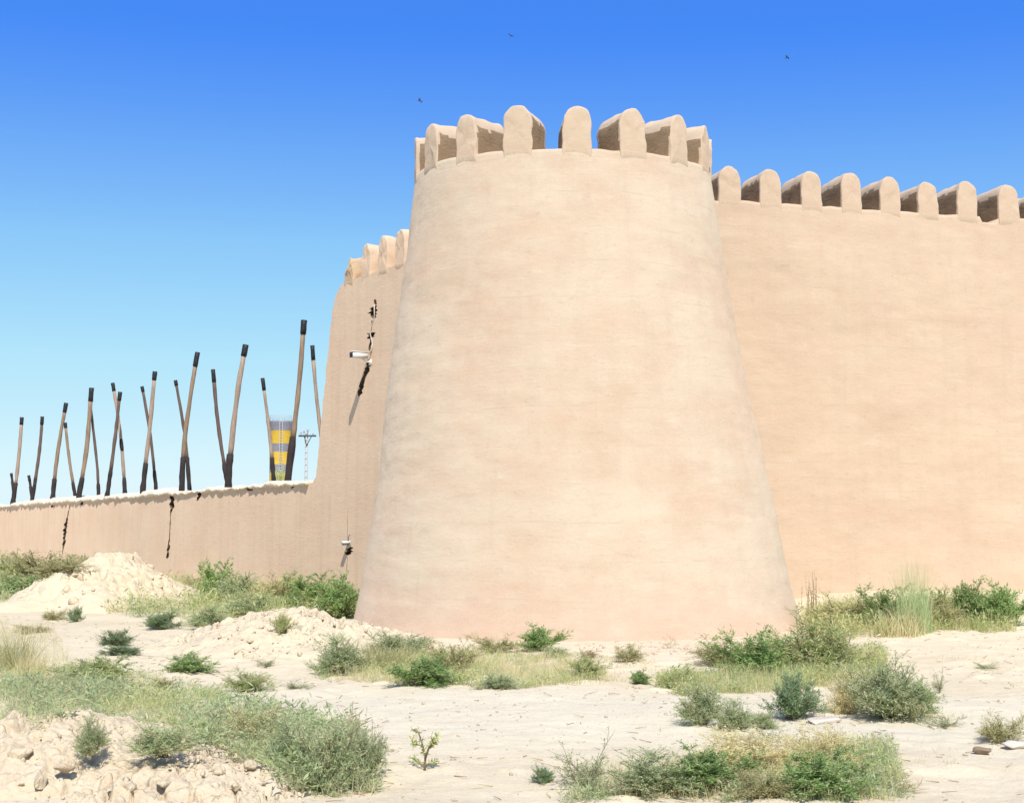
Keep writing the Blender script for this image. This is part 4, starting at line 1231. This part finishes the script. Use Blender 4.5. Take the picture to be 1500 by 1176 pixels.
LEFT = [(0, 1010), (120, 1000), (260, 1030), (400, 1040), (520, 1075), (560, 1165), (440, 1170), (330, 1100), (180, 1075), (60, 1085), (0, 1080)]
LEFT2 = [(0, 985), (200, 985), (330, 1020), (430, 1045), (260, 1060), (0, 1060)]
MIDS = [(460, 985), (600, 955), (760, 960), (890, 985), (880, 1000), (760, 1008), (600, 1005), (470, 995)]
RGT = [(960, 1000), (1100, 980), (1290, 960), (1300, 990), (1180, 1010), (1000, 1020)]
BOT = [(820, 1176), (880, 1130), (1000, 1110), (1300, 1095), (1330, 1176)]
WLF = [(0, 835), (150, 840), (300, 860), (520, 880), (520, 905), (330, 915), (100, 885), (0, 885)]
WRT = [(1180, 900), (1300, 890), (1490, 885), (1490, 925), (1280, 935), (1190, 930)]
scrub('sage_scrub', 'patchy grey green scrub covering the sand', [(LEFT, 480, 0.05, 0.07, 0.27), (LEFT2, 260, -0.05, 0.05, 0.16), (BOT, 300, -0.1, 0.06, 0.16), (RGT, 110, -0.1, 0.06, 0.18), (WLF, 220, -0.5, 0.16, 0.5), (MIDS, 70, 0.1, 0.05, 0.12)], 'sage', 21)
scrub('green_scrub', 'low yellow green weeds covering the sand in patches', [(LEFT, 200, 0.15, 0.07, 0.24), (LEFT2, 220, 0.05, 0.05, 0.16), (MIDS, 330, -0.3, 0.06, 0.18), (RGT, 260, -0.3, 0.08, 0.24), (WRT, 260, -0.35, 0.12, 0.38), (WLF, 420, -0.4, 0.16, 0.5), (BOT, 120, 0.1, 0.06, 0.16)], 'lime', 31)

VV, QQ, c = [], [], 0
for k, (poly, n, clump, h0, h1) in enumerate([
        ([(0, 910), (70, 925), (110, 985), (60, 1040), (0, 1040)], 1800, -0.3, 0.08, 0.30),
        (LEFT, 2200, 0.0, 0.05, 0.2), (LEFT2, 1200, 0.1, 0.05, 0.18), (MIDS, 5000, -0.2, 0.06, 0.2),
        ([(700, 975), (960, 965), (1000, 1000), (800, 1010)], 1800, 0.15, 0.04, 0.12),
        (RGT, 3500, -0.2, 0.06, 0.24), (WRT, 3500, -0.3, 0.1, 0.32), (BOT, 3000, 0.0, 0.05, 0.2),
        ([(1290, 960), (1490, 960), (1490, 1120), (1350, 1170)], 1200, 0.35, 0.03, 0.08), (WLF, 3500, -0.2, 0.1, 0.3)]):
    X, Y, Z, rg = scatter(poly, n, 50 + k, clump, 2.0)
    m = len(X)
    v, q_ = blades(np.column_stack([X, Y, Z - 0.01]), rg.uniform(h0, h1, m), np.maximum(0.004, 0.00025 * Y) * rg.uniform(0.7, 1.4, m), rg.uniform(0.1, 0.8, m), rg, 2)
    VV.append(v); QQ.append(q_ + c); c += len(v)
gV, gQ, gc = [], [], 0
for k, (poly, n, clump, h0, h1) in enumerate([(LEFT, 1500, 0.25, 0.05, 0.22), (LEFT2, 900, 0.3, 0.05, 0.16), (MIDS, 2600, -0.1, 0.06, 0.2), (RGT, 3200, -0.2, 0.08, 0.28), (WRT, 3500, -0.2, 0.12, 0.40), (WLF, 5200, -0.3, 0.14, 0.5), (BOT, 700, 0.3, 0.05, 0.18)]):
    X, Y, Z, rg = scatter(poly, n, 150 + k, clump, 2.3)
    m = len(X)
    v, q_ = blades(np.column_stack([X, Y, Z - 0.01]), rg.uniform(h0, h1, m), np.maximum(0.005, 0.0003 * Y) * rg.uniform(0.7, 1.4, m), rg.uniform(0.05, 0.6, m), rg, 2)
    gV.append(v); gQ.append(q_ + gc); gc += len(v)
tag(obj('green_grass', mesh_np('green_grass', np.concatenate(gV), np.concatenate(gQ), M['lime'])), 'upright green grass blades among the scrub', 'grass', kind='stuff')
tag(obj('dry_grass', mesh_np('dry_grass', np.concatenate(VV), np.concatenate(QQ), M['straw'])), 'thin straw coloured grass scattered over the sand', 'grass', kind='stuff')

X, Y, Z, rg = scatter([(-20, 1176), (-20, 900), (520, 930), (1520, 900), (1520, 1176)], 900, 91, -0.2, 1.3)
m = len(X); a = rg.uniform(0, 6.28, m); Lt = rg.uniform(0.02, 0.12, m)
p0 = np.column_stack([X, Y, Z + 0.004]); p1 = p0 + np.column_stack([np.cos(a) * Lt, np.sin(a) * Lt, rg.uniform(0.0, 0.25, m) * Lt])
v, q_ = ribbons(p0, p1, np.full((m, 1), 0.0035), rg)
tag(obj('twig_litter', mesh_np('twig_litter', v, q_, M['brown'])), 'dead twigs and plant litter lying on the sand', 'litter', kind='stuff')
def rock_template(seed, sub=2, rough=0.25):
    b = bmesh.new(); bmesh.ops.create_icosphere(b, subdivisions=sub, radius=1.0)
    V = np.array([v.co[:] for v in b.verts]); T = np.array([[v.index for v in f.verts] for f in b.faces]); b.free()
    V = V * (1 + rough * fbm(V[:, 0] * 1.6 + seed * 5.1, V[:, 1] * 1.6, V[:, 2] * 1.6, 3))[:, None]
    # a few flat breaks
    rg = np.random.default_rng(seed)
    for _ in range(9):
        d = unit(rg.normal(0, 1, 3)); k = rg.uniform(0.45, 0.8); h = V @ d
        V = V - np.outer(np.maximum(0, h - k), d)
    return V, T

def rocks(name, label, cat, patches, mat, seed, sub=1):
    temps = [rock_template(seed + k, sub) for k in range(7)]
    VV, TT, c = [], [], 0
    for k, (poly, n, clump, s0, s1) in enumerate(patches):
        X, Y, Z, rg = scatter(poly, n, seed + k, clump, 1.5, True)
        for x, y, z in zip(X, Y, Z):
            v, t = temps[rg.integers(7)]
            s = s0 + (s1 - s0) * rg.uniform() ** 3
            q4 = Matrix.Rotation(rg.uniform(0, 6.28), 3, Vector(unit(rg.normal(0, 1, 3))))
            V = (v * np.array([1, rg.uniform(0.7, 1), rg.uniform(0.5, 0.9)]) * s) @ np.array(q4) + np.array([x, y, z + s * 0.15])
            VV.append(V); TT.append(t + c); c += len(V)
    return tag(obj(name, mesh_np(name, np.concatenate(VV), np.concatenate(TT), M[mat])), label, cat, kind='stuff')
ALL = [(-20, 1176), (-20, 900), (520, 930), (1520, 900), (1520, 1176)]
rocks('pebbles', 'small stones and crumbs strewn over the pale earth', 'pebbles', [(ALL, 1900, -0.3, 0.004, 0.026), ([(380, 1176), (400, 1000), (1000, 1000), (1000, 1176)], 900, -0.5, 0.003, 0.012)], 'pebble', 61)
rocks('plaster_crumbs', 'crumbs of fallen mud plaster along the foot of the tower', 'crumbs', [([(530, 926), (680, 940), (840, 945), (1000, 942), (1150, 922), (1150, 938), (1000, 958), (840, 964), (680, 958), (530, 945)], 420, -0.5, 0.008, 0.055)], 'plaster', 67, 1)
NEARH = [(-10, 1090), (60, 1075), (150, 1055), (240, 1085), (300, 1090), (400, 1105), (470, 1160), (460, 1176), (-10, 1176)]
rocks('rubble', 'crumbled earth clods strewn over the dirt heaps', 'rubble', [
    (NEARH, 420, -0.5, 0.006, 0.03), ([(300, 930), (440, 898), (530, 925), (510, 965), (330, 970)], 500, -0.4, 0.015, 0.06),
    ([(80, 890), (150, 830), (280, 835), (310, 900)], 450, -0.3, 0.03, 0.14)], 'heap_near', 71, 2)

# single clods and stones
def stone(name, px, py, sx_, sy_, sz_, mat, label, cat, seed, group=None, rz=0.0):
    x, y, z = [float(v) for v in ground_hit(px, py)]
    V, T = rock_template(seed, 3, 0.28)
    V = V + 0.05 * np.stack([fbm(V[:, 0] * 5 + q, V[:, 1] * 5, V[:, 2] * 5 + seed, 3) for q in range(3)], -1)
    o = obj(name, mesh_np(name, V * np.array([sx_, sy_, sz_]), T, M[mat]))
    o.location = (x, y, z + sz_ * 0.45); o.rotation_euler = (0, 0, rz)
    return tag(o, label, cat, group)
stone('white_stone', 653, 998, 0.095, 0.08, 0.06, 'stone_white', 'white rounded stone lying by the green shrub in front of the tower', 'stone', 3)
stone('flat_stone', 1200, 1058, 0.17, 0.11, 0.035, 'stone_pale', 'flat pale stone between the dark bluish bush and the brown bush', 'stone', 4)
stone('brown_stone', 1437, 1104, 0.085, 0.06, 0.035, 'stone_brown', 'small dark stone on bare sand at the lower right', 'stone', 5)
stone('white_stone', 234, 1074, 0.055, 0.05, 0.03, 'stone_white', 'pale stone in the scrub behind the near clod heap', 'stone', 6)
stone('brown_stone', 1486, 1096, 0.10, 0.07, 0.04, 'stone_pale', 'long greyish stone at the right edge below the olive weed', 'stone', 7)
CL = [(30, 1112, .13), (75, 1098, .10), (140, 1068, .12), (165, 1085, .09), (95, 1130, .11), (200, 1120, .10), (60, 1150, .12), (150, 1140, .10), (240, 1150, .09), (300, 1110, .13), (318, 1135, .09), (285, 1140, .10), (365, 1125, .09), (400, 1145, .10), (345, 1155, .08), (20, 1140, .10), (190, 1155, .08), (120, 1105, .08)]
for k, (a, b_, s) in enumerate(CL[::2]):
    s *= 0.62
    stone('earth_clod', a, b_, s, s * 0.85, s * 0.7, 'heap_near', 'dried earth clod among others on the clod heaps nearest the viewer', 'clod', 20 + k, 'dried clods on the near heaps', k * 1.7)

# distant tree tops around the silo
for px, Y, wp, hp, label in ((410, 150.0, 44, 22, 'hazy green tree around the foot of the banded silo'),):
    x, _, z = at_y(px, 684, Y)
    tr = empty('distant_tree', (x, Y, 0)); tag(tr, label, 'tree')
    st, fo = proto('lime', 1)
    mb = MB(); mb.tube([(0, 0, 0), (0.05, 0, z * 0.5), (0, 0.05, z * 0.85)], [0.25, 0.18, 0.1], 8); mb.build('trunk', M['stem'], tr)
    o = obj('crown', fo, tr); o.scale = (2.8, 2.8, 3.4); o.location = (0, 0, z - 3.2)
